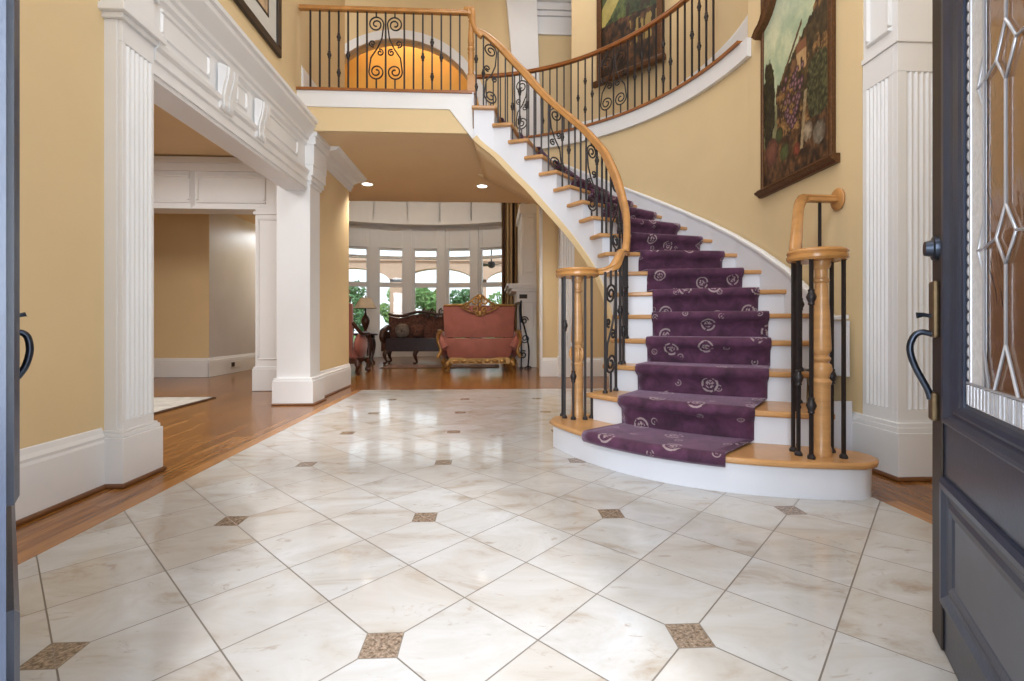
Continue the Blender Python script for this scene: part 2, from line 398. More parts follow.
# entablature over the opening : profile (out, z) extruded along +Y
def yrun(mb, prof, x, y0, y1):
    mb.extrude([(x + a, y0, z) for a, z in prof], (0, y1 - y0, 0))
ENT = [(-.24, 2.44), (.0, 2.43), (.0, 2.46), (.015, 2.46), (.015, 2.53), (.03, 2.54), (.03, 2.60), (.05, 2.62), (.055, 2.65), (.02, 2.67), (.005, 2.70),
       (.005, 2.93), (.03, 2.95), (.03, 2.99), (.05, 3.0), (.055, 3.03), (.10, 3.08), (.135, 3.12), (.135, 3.16), (.16, 3.17), (.165, 3.20), (-.24, 3.21)]
mb = MB(); yrun(mb, ENT, -2.09, 3.0, 5.82)
for y in (3.62, 4.2, 4.8, 5.3): pass
for ya, yb in ((3.08, 3.60), (3.97, 4.14), (4.42, 5.2)):
    panel_frame(mb, (-2.085, ya, 2.73), (0, 1, 0), (0, 0, 1), (1, 0, 0), yb - ya, .18, .025, .012)
struct(mb.build('trim_4', 'white_trim'), 'deep white moulded entablature over the wide left opening', 'trim')
def corbel(y, w, num, label):
    mb = MB()
    pr = [(0, 2.56), (.02, 2.56), (.03, 2.59), (.026, 2.63), (.034, 2.69), (.052, 2.76), (.062, 2.81), (.066, 2.85), (.066, 2.88), (.02, 2.9), (0, 2.9)]
    yrun(mb, pr, -2.07, y, y + w)
    for k in range(2): yrun(mb, [(a*1.04 + .01, z) for a, z in pr[1:-1]], -2.07, y + w*(.14 + .42*k), y + w*(.44 + .42*k))
    struct(mb.build('trim_%d' % num, 'white_trim'), label, 'corbel')
corbel(3.68, .17, 5, 'white scrolled bracket on the left entablature, nearer the front door')
corbel(4.24, .15, 6, 'white scrolled bracket on the left entablature, second from the front door')
mb = MB()   # capital over the pier and crown on the wall past it
for z0, z1, d in ((2.54, 2.60, .03), (2.60, 2.72, .05), (2.72, 2.95, .06), (2.95, 3.04, .08), (3.04, 3.10, .10), (3.10, 3.16, .12), (3.16, 3.2, .135)):
    mb.box(-2.46, 5.44 - d*.3, z0, -2.05 + d, 5.82 + d*.4, z1)
CR = [(0, 2.9), (.02, 2.9), (.03, 2.94), (.05, 2.96), (.06, 3.0), (.12, 3.03), (.22, 3.05), (.27, 3.10), (.27, 3.13), (.33, 3.14), (.33, 3.175), (0, 3.175)]
yrun(mb, CR, -2.1, 5.85, 7.16)
struct(mb.build('trim_7', 'white_trim', bevel=.003), 'white capital and crown moulding above the pier under the low ceiling', 'trim')
bpth = lambda pts: [(p[0], p[1], 0) for p in pts]
baseboard('baseboard_left', bpth([(WX, 2.72), (WX, .48)]), 'tall white baseboard on the left wall beside the front door')
baseboard('baseboard_left', bpth([(-2.1, 7.14), (-2.1, 5.78)][::1]), 'white baseboard on the short wall past the white pier')
shoe('trim_8', bpth([(-2.04, 3.04), (-2.04, 2.715), (-2.135, 2.715), (-2.135, .48)]), 'thin brown shoe moulding at the foot of the left baseboard')
shoe('trim_9', bpth([(-2.075, 7.12), (-2.075, 5.80), (-2.0, 5.80), (-2.0, 5.42), (-2.455, 5.42)]), 'thin brown shoe moulding around the foot of the white pier')
# outlet on the short wall's baseboard
t = thing('wall_outlet', 'white electrical outlet on the baseboard past the white pier', 'outlet', (-2.07, 5.98, .14))
MB().box(-2.078, 5.94, .08, -2.066, 6.02, .2).build('cover_plate', 'plastic_white', t, bevel=.003)
for z in (.115, .165): MB().box(-2.067, 5.965, z - .012, -2.0635, 5.995, z + .012).build('socket', 'plastic_white', t)
# framed print high on the left wall
t = thing('framed_print', 'black framed print with white mat hanging high on the left wall', 'picture', (WX, 4.3, 3.63))
y0, y1, z0, z1 = 3.70, 4.92, 3.63, 5.2
mb = MB(); w = .085
for a, b_, c, d in ((y0, y1, z0, z0 + w), (y0, y1, z1 - w, z1), (y0, y0 + w, z0 + w, z1 - w), (y1 - w, y1, z0 + w, z1 - w)): mb.box(WX, a, c, WX + .035, b_, d)
mb.build('frame', 'black_frame', t, bevel=.008)
MB().box(WX + .002, y0 + w, z0 + w, WX + .014, y1 - w, z1 - w).build('mat', 'mat_board', t)
mb = MB(); w2 = w + .17
for a, b_, c, d in ((y0 + w2, y1 - w2, z0 + w2, z0 + w2 + .02), (y0 + w2, y1 - w2, z1 - w2 - .02, z1 - w2), (y0 + w2, y0 + w2 + .02, z0 + w2, z1 - w2), (y1 - w2 - .02, y1 - w2, z0 + w2, z1 - w2)): mb.box(WX + .014, a, c, WX + .02, b_, d)
mb.build('inner_border', 'black_frame', t)
MB().box(WX + .014, y0 + w2 + .02, z0 + w2 + .02, WX + .017, y1 - w2 - .02, z1 - w2 - .02).build('print', 'print_paper', t)

# ------------------------------------------------------------------ room on the left
struct(MB().box(-7.5, .42, 3.22, -2.6, 6.75, 3.4).build('ceiling', 'ceiling_tan'), 'tan ceiling of the room seen through the left opening', 'ceiling')
mb = MB(); mb.box(-7.5, .3, 0, -7.3, 12.5, 3.4); mb.box(-7.5, .3, 0, -2.6, .42, 3.4); mb.box(-3.2, 6.7, 0, -2.5, 6.95, 3.22); mb.box(-7.3, 6.75, 2.55, -3.2, 6.95, 3.22)
struct(mb.build('wall_left', 'wall_tan'), 'tan walls of the room seen through the left opening', 'wall')
mb = MB()
mb.box(-7.3, 6.68, 2.50, -2.9, 6.97, 3.2); mb.box(-7.3, 6.64, 3.02, -2.9, 6.70, 3.2); mb.box(-7.3, 6.60, 3.12, -2.9, 6.66, 3.2)
mb.box(-7.3, 6.655, 2.50, -2.9, 6.69, 2.545)
panel_frame(mb, (-5.2, 6.68, 2.58), (1, 0, 0), (0, 0, 1), (0, -1, 0), 1.08, .4, .045, .02)
panel_frame(mb, (-4.05, 6.68, 2.58), (1, 0, 0), (0, 0, 1), (0, -1, 0), .95, .4, .045, .02)
mb.extrude([(-4.12, 6.68, 3.02), (-4.09, 6.63, 3.02), (-4.06, 6.68, 3.02)], (0, 0, -.5))
struct(mb.build('trim_10', 'white_trim', bevel=.003), 'white panelled beam across the back of the left room', 'trim')
mb = MB(); mb.box(-3.22, 6.62, 0, -2.5, 6.97, 2.5); mb.box(-3.25, 6.59, 0, -2.5, 7.0, .30); mb.box(-3.24, 6.60, .30, -2.5, 6.98, .33); mb.box(-3.24, 6.6, 2.42, -2.5, 6.98, 2.46)
panel_frame(mb, (-3.19, 6.62, .42), (1, 0, 0), (0, 0, 1), (0, -1, 0), .3, 1.95, .03, .012)
struct(mb.build('trim_11', 'white_trim', bevel=.003), 'white square column under the beam of the left room', 'pilaster')
mb = MB(); mb.box(-7.5, 8.4, 0, -4.872, 8.6, 3.0)
struct(mb.build('wall_back', 'wall_tan'), 'tan wall at the end of the left hallway', 'wall')
struct(MB().box(-5.02, 8.41, 0, -4.87, 12.4, 3.0).build('wall_left', 'lilac_wall'), 'pale grey wall running back along the left hallway', 'wall')
baseboard('baseboard_back', bpth([(-4.86, 8.4), (-7.3, 8.4)]), 'white baseboard under the tan hallway end wall')
baseboard('baseboard_left', bpth([(-4.87, 12.4), (-4.87, 8.375)]), 'white baseboard under the pale grey hallway wall')
struct(MB().box(-7.5, 6.97, 3.0, -3.86, 12.4, 3.2).build('ceiling', 'ceiling_tan'), 'tan ceiling of the hallway beyond the left room', 'ceiling')
struct(MB().box(-4.87, 12.2, 0, -3.75, 12.4, 3.0).build('wall_back', 'wall_tan'), 'tan wall closing the far hallway', 'wall')
t = thing('wall_vent', 'dark slotted outlet plate in the baseboard of the pale grey wall', 'outlet', (-4.84, 9.2, .16))
MB().box(-4.848, 9.02, .1, -4.838, 9.4, .22).build('cover_plate', 'plastic_white', t, bevel=.003)
MB().box(-4.839, 9.05, .12, -4.834, 9.16, .2).build('slot', 'dark_hole', t)
t = thing('door_stop', 'small door stop sticking out of the pale grey wall baseboard', 'door stop', (-4.84, 10.3, .18))
MB().tube([(-4.848, 10.3, .18), (-4.76, 10.3, .2)], .012, 8).build('rod', 'bronze', t)
MB().ell((-4.75, 10.3, .202), (.025, .025, .025)).build('bumper', 'dark_hole', t)
t = thing('area_rug', 'pale rug with dark edge on the oak floor of the left room', 'rug', (-4.4, 5.4, 0))
MB().box(-5.6, 4.2, -.004, -3.39, 6.0, .008).build('border', 'rug_border', t, bevel=.003)
MB().box(-5.57, 4.23, .006, -3.43, 5.985, .013).build('field', 'rug_pale', t, bevel=.003)

# ------------------------------------------------------------------ stairs : plan curves
A = {1: (.47, 3.47), 2: (.77, 3.47), 3: (.94, 3.66), 4: (1.04, 3.82), 5: (1.09, 3.96), 6: (1.12, 4.09), 7: (1.125, 4.22), 8: (1.11, 4.33), 9: (1.075, 4.45), 10: (1.03, 4.6), 11: (.95, 4.76),
     12: (.85, 4.92), 13: (.72, 5.05), 14: (.57, 5.14), 15: (.41, 5.2), 16: (.23, 5.26), 17: (.05, 5.3), 18: (-.18, 5.3)}
CC = Vector((-.43, 4.0)); RO = 2.81
B = {1: (1.91, 2.325), 2: (1.93, 2.62), 3: (2.07, 2.98), 4: (2.37, 3.13), 5: (2.37, 3.37), 6: (2.37, 3.64)}
for k in range(7, 19):
    a = R((k - 7) * 7.5); B[k] = (CC.x + RO*cos(a), CC.y + RO*sin(a))
BUL = {1: .32, 2: .15, 3: .10, 4: .07, 5: .04, 6: .02}
def N(i, t, out=0.0):
    a, b_ = Vector(A[i]), Vector(B[i]); d = b_ - a; n = Vector((d.y, -d.x)).normalized()   # downhill normal
    bul = BUL.get(i, 0)
    p = a + d*t + n*bul*4*t*(1 - t)
    tg = d + n*bul*4*(1 - 2*t); nn = Vector((tg.y, -tg.x)).normalized()
    return p + nn*out
def Ax(x):    # inner curve at fractional riser number (Catmull-Rom)
    i = max(2, min(17, int(math.floor(x)))); t = x - i
    g = lambda k: Vector(A[max(2, min(18, k))])
    p0, p1, p2, p3 = g(i-1), g(i), g(i+1), g(i+2)
    return .5*((2*p1) + (p2-p0)*t + (2*p0-5*p1+4*p2-p3)*t*t + (3*p1-p0-3*p2+p3)*t**3)
stair = thing('staircase', 'curved white staircase with oak treads sweeping up to the balcony', 'staircase', (1.2, 3.4, 0))
# starting step
def rounded_base(out):
    pts = [N(1, k/24, out) for k in range(25)]
    r = .11 + out
    cR = Vector(B[1]) + Vector((.02, .13)); cL = Vector(A[1]) + Vector((.14, .06))
    pts += [cR + Vector((cos(a), sin(a)))*r for a in [R(x) for x in (-60, -30, 0, 30, 60)]]
    pts += [Vector((1.9, 2.9)), Vector((1.2, 3.3)), Vector((.95, 3.72))]
    pts += [cL + Vector((cos(a), sin(a)))*r for a in [R(x) for x in (95, 120, 150, 178)]]
    return pts
MB().prism(rounded_base(0), .0, RISE - .035).build('base_step', 'riser_white', stair, smooth=40)
MB().prism(rounded_base(.03), RISE - .035, RISE).build('tread', 'oak', stair, smooth=40, bevel=.012)
for i in range(2, 18):
    z = i*RISE; la = (Vector(B[i]) - Vector(A[i])).length
    t0 = -.045/la; t1 = 1 + (.04/la if i < 4 else 0)
    fr = [N(i, t0 + (t1 - t0)*k/10, .03) for k in range(11)]
    lb = (Vector(B[i+1]) - Vector(A[i+1])).length
    s0 = -.045/lb; s1 = 1 if i != 3 else .86
    bk = [N(i+1, s1 + (s0 - s1)*k/10, -.02) for k in range(11)]
    MB().prism(fr + bk, z - .036, z).build('tread', 'oak', stair, smooth=40, bevel=.01)
for i in range(2, 19):
    f = [N(i, k/10, 0) for k in range(11)]; b_ = [N(i, k/10, -.018) for k in range(10, -1, -1)]
    MB().prism(f + b_, (i-1)*RISE, i*RISE - .036).build('riser', 'riser_white', stair, smooth=40)
# outer stringer on the open side
def nose(x): return x*RISE
SD = .55
mb = MB(); sub = 4
bot = lambda x: max(.006, nose(x) - SD)
for i in range(2, 18):
    for k in range(sub):
        xa, xb = i + k/sub, i + (k+1)/sub
        pa, pb = Ax(xa), Ax(xb); tg = (Ax(min(18, xa + .1)) - Ax(xa - .1 if xa > 2.1 else 2)).normalized(); n = Vector((tg.y, -tg.x))*.03
        tg2 = (Ax(min(18, xb + .1)) - Ax(xb - .1)).normalized(); n2 = Vector((tg2.y, -tg2.x))*.03
        z1 = i*RISE - .036
        lo = [(*pa, bot(xa)), (*pb, bot(xb)), (*(pb + n2), bot(xb)), (*(pa + n), bot(xa))]
        mb.hexa(lo, [(p[0], p[1], z1) for p in lo])
mb.build('stringer', 'riser_white', stair)
mb = MB(); pth = [(*Ax(x), bot(x)) for x in [3 + k*.25 for k in range(61)]]
mb.sweep([(.012, -.012), (.012, .03), (-.03, .03), (-.045, -.012)], pth)
mb.build('stringer_bead', 'wall_tan', stair, smooth=50)
# soffit
mb = MB(); xs = [4 + k*.25 for k in range(57)]
def Bx(x):
    i = max(2, min(17, int(math.floor(x)))); t = x - i
    return Vector(B[i])*(1-t) + Vector(B[i+1])*t
vs = []
for x in xs:
    a, b_ = Ax(x), Bx(x)
    for t in (0.01, .35, .7, .995): p = a*(1-t) + b_*t; vs.append((p.x, p.y, bot(x) + .012))
mb.add(vs, [(i*4+k, i*4+k+1, i*4+k+5, i*4+k+4) for i in range(len(xs)-1) for k in range(3)])
mb.build('soffit', 'ceiling_tan', stair, smooth=60, solid=.02)
# skirt board on the wall side
mb = MB()
sk = [(4 + k*.25) for k in range(57)]
pts = []
for x in sk:
    p = Bx(x); i = nose(x); pts.append((p, i))
for k in range(len(sk) - 1):
    (p, za), (q, zb) = pts[k], pts[k+1]
    def inn(v, x): 
        c = Vector((-.43, 4.0)); w = c - v if x > 7 else Vector((-1, 0)); w.normalize(); return v + w*.022
    pi_, qi = inn(p, sk[k]), inn(q, sk[k+1])
    mb.hexa([(*p, za - .3), (*q, zb - .3), (*qi, zb - .3), (*pi_, za - .3)], [(*p, za + .15), (*q, zb + .15), (*qi, zb + .15), (*pi_, za + .15)])
mb.box(2.348, 2.99, .56, 2.37, 3.14, .93)
mb.box(1.98, 2.98, 0, 2.38, 3.0, .4)
mb.build('skirt_board', 'riser_white', stair)
mb = MB()
cap = [(2.36, 2.99, .945)] + [(*(pts[k][0]), pts[k][1] + .15) for k in range(0, len(sk), 1)]
mb.sweep([(-.004, -.004), (.034, -.004), (.034, .012), (.02, .024), (-.004, .024)], cap)
mb.build('skirt_cap', 'white_trim', stair, smooth=40)

# runner
FR = {1: (.22, .675), 2: (.184, .753), 3: (.185, .827), 4: (.172, .738), 5: (.206, .8), 6: (.226, .838), 7: (.228, .864)}
mb = MB(); NW = 14; rows = []; vv = 0.0; uvs = []
def rowpts(i, out, z):
    a, b_ = FR.get(i, (.222, .87)); return [(*N(i, a + (b_ - a)*k/NW, out), z) for k in range(NW + 1)]
plan = []
for i in range(1, 18):
    z = i*RISE
    if i > 1: plan += [(i, .016, z - RISE + .022), (i, .018, z - RISE + .08), (i, .022, z - .07)]
    plan += [(i, .05, z - .05), (i, .066, z - .03), (i, .066, z - .002), (i, .05, z + .018), (i, .01, z + .022)]
plan += [(18, .016, 17*RISE + .022), (18, .018, 18*RISE - .05)]
prev = None
for (i, o_, z) in plan:
    r_ = rowpts(i, o_, z)
    if prev is not None: vv += (Vector(r_[NW//2]) - Vector(prev[NW//2])).length
    uvs += [((k/NW - .5)*.9, vv) for k in range(NW + 1)]
    mb.v += r_; prev = r_
nr = len(plan)
mb.f = [(j*(NW+1)+k, j*(NW+1)+k+1, (j+1)*(NW+1)+k+1, (j+1)*(NW+1)+k) for j in range(nr-1) for k in range(NW)]
mb.uv = uvs
tag(mb.build('stair_runner', 'runner', None, smooth=60, solid=.012, fix=False), 'purple patterned carpet runner climbing the middle of the curved stairs', 'carpet')

# ------------------------------------------------------------------ ironwork and rails
RAILP = [(a*.84, b_*.84) for a, b_ in [(-.034, -.022), (-.036, -.005), (-.03, .006), (-.036, .016), (-.026, .03), (0, .036), (.026, .03), (.036, .016), (.03, .006), (.036, -.005), (.034, -.022), (.02, -.028), (-.02, -.028)]]
def baluster(parent, x, y, z0, z1, knobs=(), r=.0095, m='iron'):
    mb = MB(); mb.tube([(x, y, z0), (x, y, z1)], r*1.3, 4, sq=True)
    mb.lathe([(.02, 0), (.02, .012), (.012, .024)], (x, y, z0), 8)
    o = mb.build('baluster', m, parent)
    for kz in knobs:
        k = MB(); k.lathe([(.009, -.045), (.017, -.038), (.014, -.028), (.02, -.014), (.025, 0), (.02, .014), (.014, .028), (.017, .038), (.009, .045)], (x, y, z0 + kz), 10)
        k.build('knuckle', m, o, smooth=60)
    return o
def scroll_curves(w, h):        # list of 2d polylines (u, v), centred, height h, half-width w
    c = []
    r = w*.92
    up = spiral(0, h/2 - r, r, r*.22, pi*.5, 1.55, 34, 1)                # from the top, turning inward
    low = spiral(0, -h/2 + r, r, r*.22, -pi*.5, 1.55, 34, 1)
    c.append(up); c.append(low)
    c.append([(r*cos(a), h/2 - r + r*sin(a)) for a in [pi*.5 - k*pi*.5/8 for k in range(9)]] + [(r*.75, h*.16), (r*.15, 0), (-r*.75, -h*.16)] + [(r*cos(a), -h/2 + r + r*sin(a)) for a in [pi + k*pi*.5/8 for k in range(9)]])
    c.append(spiral(r*.5, -.05, r*.5, r*.12, pi*.6, 1.3, 20, -1)); c.append(spiral(-r*.5, .05, r*.5, r*.12, -pi*.4, 1.3, 20, -1))
    return c
def scroll_panel(parent, pos, zb, zt, w, h, vc, flip=1, r=.0085, m='iron'):
    # pos(u): plan point; zb(u), zt(u): bottom and top of the bar at u ; h scroll height ; vc centre z
    mb = MB()
    cs = scroll_curves(w, h)
    sl = (zt(w) - zt(-w)) / (2*w)
    for c in cs:
        mb.tube([(*pos(u*flip), vc + v + sl*u*flip*.5) for u, v in c], r, 5)
    p0 = pos(0)
    mb.tube([(*p0, zb(0)), (*p0, vc - h/2)], r*1.25, 4, sq=True); mb.tube([(*p0, vc + h/2), (*p0, zt(0))], r*1.25, 4, sq=True)
    return mb.build('scroll_panel', m, parent, smooth=60)
def newel(parent, x, y, z0, z1, k=1.0, m='oak'):
    hh = z1 - z0
    pr = [(.046, 0), (.046, .03*hh), (.040, .05*hh), (.040, .36*hh), (.044, .37*hh), (.046, .38*hh), (.034, .395*hh), (.040, .42*hh), (.048, .44*hh), (.044, .465*hh), (.030, .48*hh), (.04, .49*hh), (.042, .5*hh), (.03, .515*hh),
          (.042, .535*hh), (.044, .55*hh), (.036, .75*hh), (.028, .87*hh), (.026, .885*hh), (.036, .895*hh), (.036, .905*hh), (.028, .915*hh), (.028, .955*hh), (.038, .965*hh), (.042, .985*hh), (.042, hh)]
    mb = MB(); mb.lathe([(a*k, b_) for a, b_ in pr], (x, y, z0), 24)
    return mb.build('newel_post', m, parent, smooth=35)
def volute(parent, x, y, z, r=.165, m='oak_rail'):
    mb = MB(); mb.lathe([(.02, -.032), (r*.93, -.032), (r, -.02), (r, -.006), (r*.95, 0), (r*.97, .008), (r, .014), (r*.97, .024), (r*.9, .03), (.02, .032)], (x, y, z), 40)
    return mb.build('volute_cap', m, parent, smooth=40)

# inner balustrade, offset toward the treads
OFF = .075
def Ib(x):
    p = Ax(x); tg = (Ax(min(18, x + .15)) - Ax(max(2, x - .15))).normalized(); return p + Vector((tg.y, -tg.x))*OFF
RH = .775
def railz(x):
    t = min(1, max(0, (x - 13.5)/4)); u = min(1, max(0, (6 - x)/2.2))
    return nose(x) + .69 + .085*t*t*(3 - 2*t) + .04*u
NL = Vector((.67, 3.58)); VZ = 1.30
ib = thing('stair_balustrade', 'iron and oak balustrade curving up the open left side of the stairs', 'railing', (NL.x, NL.y, RISE))
volute(ib, NL.x, NL.y, VZ)
nl = newel(ib, NL.x, NL.y, RISE, VZ - .03, 1.1)
mb = MB()     # carved leaves on the newel's vase
for k in range(8):
    a = k*pi/4; zc = RISE + .45*(VZ - .03 - RISE)
    mb.tube([(NL.x + .036*cos(a), NL.y + .036*sin(a), zc - .06), (NL.x + .052*cos(a), NL.y + .052*sin(a), zc - .01), (NL.x + .05*cos(a), NL.y + .05*sin(a), zc + .03), (NL.x + .03*cos(a), NL.y + .03*sin(a), zc + .065)], [.006, .014, .012, .005], 6)
mb.build('carving', 'oak', nl, smooth=60)
TN = (-.215, 5.4)
path = [(NL.x + .10, NL.y - .02, VZ + .005), (NL.x + .2, NL.y + .0, VZ + .012), (*Ib(2.75), VZ + .05)] + [(*Ib(3.25), VZ + .17)] + [(*Ib(x), railz(x)) for x in [3.8 + k*.35 for k in range(40)]] + [(*Ib(17.75), railz(17.6))]
path = [p for p in path]
sp_ = smooth_path(path, 3)
mb = MB(); mb.sweep(RAILP, sp_); mb.build('handrail', 'oak_rail', ib, smooth=50)
# gooseneck at the top
gx, gy = Ib(17.75); gz = railz(17.6)
mb = MB(); g = smooth_path([(gx + .05, gy + .0, gz - .06), (gx - .01, gy, gz + .0), (gx - .05, gy, gz + .09), (gx - .055, gy, gz + .2), (gx - .07, gy + .0, gz + .24), (gx - .15, 5.4, gz + .262)], 4)
mb.tube(g, .03, 10); mb.build('gooseneck', 'oak_rail', ib, smooth=60)
def arc_positions(f, x0, x1, step):
    out = [x0]; acc = 0; p = f(x0); x = x0
    while x < x1:
        x += .01; q = f(x); acc += (q - p).length; p = q
        if acc >= step: out.append(x); acc = 0
    return out
xs = arc_positions(Ib, 2.25, 17.85, .083)
def tread_z(x): return int(math.floor(x))*RISE
def rail_at(x):
    if x < 3.8:
        pts = [(2.0, VZ), (2.5, VZ + .03), (2.75, VZ + .05), (3.25, VZ + .17), (3.8, railz(3.8))]
        for (a, za), (b_, zb) in zip(pts, pts[1:]):
            if a <= x <= b_: return za + (zb - za)*(x - a)/(b_ - a)
    return railz(x)
SCR = {min(range(1, len(xs) - 1), key=lambda k: abs(xs[k] - r_)) for r_ in (2.55, 8.4, 10.9, 13.3, 17.2)}     # indices of bars replaced by a scroll panel's centre
KN = {0: (.4,), 1: (.62, .28), 2: (.42,)}
for n_, x in enumerate(xs):
    p = Ib(x); z0 = tread_z(x); z1 = rail_at(x) - .02
    if n_ in SCR:
        dx = (xs[min(n_+1, len(xs)-1)] - xs[n_-1])/2
        wd = (Ib(x + dx*.9) - Ib(x - dx*.9)).length/2
        pos = lambda u, x=x, dx=dx, wd=wd: Ib(max(2.0, min(18, x + u/wd*dx*.9)))
        zt = lambda u, x=x, dx=dx, wd=wd: rail_at(max(2.0, min(17.9, x + u/wd*dx*.9))) - .02
        scroll_panel(ib, pos, lambda u, z0=z0: z0, zt, wd, .66, (z0 + z1)/2 + .02, 1 if n_ % 2 else -1)
    else:
        k = n_ % 6
        kn = {3: (.42,), 4: (.58, .26), 5: (.42,)}.get(k, ())
        baluster(ib, p.x, p.y, z0, z1, kn)
for a in (205, 245, 290, 330, 160):
    q = NL + Vector((cos(R(a)), sin(R(a))))*.115
    baluster(ib, q.x, q.y, RISE, VZ - .03, {205: (.7,), 245: (.32,)}.get(a, ()), .0085)

# right-hand short balustrade
NR = Vector((1.778, 2.47)); 
rb = thing('stair_balustrade', 'short oak and iron balustrade at the right of the bottom steps', 'railing', (NR.x, NR.y, RISE))
volute(rb, NR.x - .005, NR.y, VZ - .022, .145); newel(rb, NR.x + .02, NR.y, RISE, VZ - .052, 1.08)
p0 = Vector((1.705, 2.55)); p1 = Vector((2.125, 3.12))
path = [(p0.x, p0.y, VZ - .01), (p0.x + .02, p0.y + .03, VZ + .03), (p0.x + .09, p0.y + .12, VZ + .13), (p0.x + .19, p0.y + .26, VZ + .25), (p0.x + .30, p0.y + .41, VZ + .37), (p1.x - .03, p1.y - .06, 1.745), (p1.x + .03, p1.y - .01, 1.765), (p1.x + .1, p1.y + .0, 1.765), (2.385, p1.y + .0, 1.765)]
mb = MB(); mb.sweep(RAILP, smooth_path(path, 4)); mb.build('handrail', 'oak_rail', rb, smooth=50)
mb = MB(); vs = [(a, r_) for a, r_ in ((0, .075), (.012, .078), (.02, .07), (.024, .05))]
n_ = 28; V = []
for a, r_ in vs:
    for k in range(n_): V.append((2.395 - a, p1.y + r_*.8*cos(2*pi*k/n_), 1.765 + r_*sin(2*pi*k/n_)))
mb.add(V, [(j*n_+k, j*n_+(k+1) % n_, (j+1)*n_+(k+1) % n_, (j+1)*n_+k) for j in range(3) for k in range(n_)] + [tuple(range(3*n_, 4*n_))])
mb.build('rosette', 'oak_rail', rb, smooth=40)
for a, kn in ((20, (.42,)), (-40, ()), (-140, (.28, .85)), (-175, (.42,)), (140, ())):
    q = NR + Vector((cos(R(a)), sin(R(a))))*.115
    baluster(rb, q.x, q.y, RISE, VZ - .054, kn, .0082)
rp = lambda t: p0 + (p1 - p0)*t
rz = lambda t: VZ + (1.745 - VZ)*t
for t_, z0 in ((.22, RISE), (.40, 2*RISE), (.72, 2*RISE), (.86, 3*RISE), (.97, 3*RISE)):
    q = rp(t_); baluster(rb, q.x, q.y, z0, rz(t_) - .01, (.45,) if t_ in (.40, .97) else (), .0082)
q = rp(.56); scroll_panel(rb, lambda u: rp(.56 + u/.79), lambda u: 2*RISE, lambda u: rz(.56 + u/.79) - .01, .08, .7, 2*RISE + .55, 1)
q = (2.26, 3.12); baluster(rb, q[0], q[1], 3*RISE, 1.74, (), .0082)

# ------------------------------------------------------------------ balcony + gallery floor, ceilings
ZF = 18*RISE            # 3.555
ZC = 3.09
arcp = lambda r, a: (CC.x + r*cos(R(a)), CC.y + r*sin(R(a)))
poly = [(-2.6, 5.42), (-.22, 5.42), (-.18, 5.33), (-.06, 6.79)] + [arcp(RO + .06, a) for a in range(82, 4, -4)] + [(2.5, 4.26), (3.3, 4.26), (3.3, 8.18), (-2.6, 8.18)]
struct(MB().prism(poly, ZC + .05, ZF - .03).build('floor', 'wood_floor'), 'upper floor of the balcony and gallery around the stairwell', 'floor')
cp = [(-2.5, 5.44), (-.22, 5.44), (-.06, 6.79)] + [arcp(RO + .09, a) for a in range(82, 30, -4)] + [(3.28, 5.5), (3.3, 8.24), (-2.5, 8.24)]
struct(MB().prism(cp, ZC, ZC + .048).build('ceiling', 'ceiling_tan'), 'low tan ceiling under the balcony with two recessed lights', 'ceiling')
mb = MB(); mb.box(-2.16, 5.385, ZC, -.2, 5.43, ZF - .2)
struct(mb.build('wall_back', 'wall_tan'), 'tan strip of wall below the white balcony edge', 'wall')
mb = MB(); mb.box(-2.16, 5.37, ZF - .2, -.2, 5.42, ZF - .02); mb.extrude([(-.46, 5.366, ZF - .2), (-.17, 5.366, ZF - .2), (-.17, 5.366, 2.99)], (0, .06, 0))
for a in range(80, 5, -2):
    q0, q1, q2, q3 = arcp(RO - .025, a), arcp(RO - .025, a - 2), arcp(RO + .02, a - 2), arcp(RO + .02, a)
    mb.hexa([(*q, ZF - .19) for q in (q0, q1, q2, q3)], [(*q, ZF - .02) for q in (q0, q1, q2, q3)])
struct(mb.build('trim_12', 'white_trim'), 'white fascia board along the balcony and gallery edge', 'trim')
mb = MB(); mb.box(-2.16, 5.345, ZF - .02, -.17, 5.48, ZF + .006)
mb.sweep([(-.045, -.02), (.055, -.02), (.055, .006), (-.045, .006)], [(*arcp(RO - .01, a), ZF) for a in range(84, 5, -2)])
struct(mb.build('trim_13', 'oak_dark', smooth=40), 'narrow oak edge nosing on top of the balcony fascia', 'trim')

# balcony rail on the left
br = thing('balcony_railing', 'straight iron and oak railing of the balcony above the living room entry', 'railing', (-1.2, 5.4, ZF))
mb = MB(); mb.sweep(RAILP, [(-2.14, 5.4, 4.475), (TN[0] + .05, 5.4, 4.475)]); mb.build('handrail', 'oak_rail', br, smooth=50)
k0 = -2.02; sp = .1048; i = 0
while k0 + i*sp < -.32:
    x = k0 + i*sp
    if i in (7, 9):
        scroll_panel(br, lambda u, x=x: (x + u, 5.4), lambda u: ZF, lambda u: 4.45, .09, .70, ZF + .49, 1 if i == 7 else -1, .0085)
    else:
        kn = {2: (.4,), 3: (.6, .2), 4: (.4,), 12: (.4,), 13: (.57, .18), 14: (.4,)}.get(i, ())
        baluster(br, x, 5.4, ZF, 4.45, kn)
    i += 1
mb = MB(); mb.box(TN[0] - .045, 5.36, ZF, TN[0] + .05, 5.445, ZF + .2); nb = mb.build('newel_base', 'oak_rail', br, bevel=.006)
newel(br, TN[0], 5.4, ZF + .2, 4.45, .85, 'oak_rail')
mb = MB(); mb.box(TN[0] - .04, 5.355, 4.44, TN[0] + .04, 5.445, 4.53); mb.build('newel_cap', 'oak_rail', br, bevel=.008)

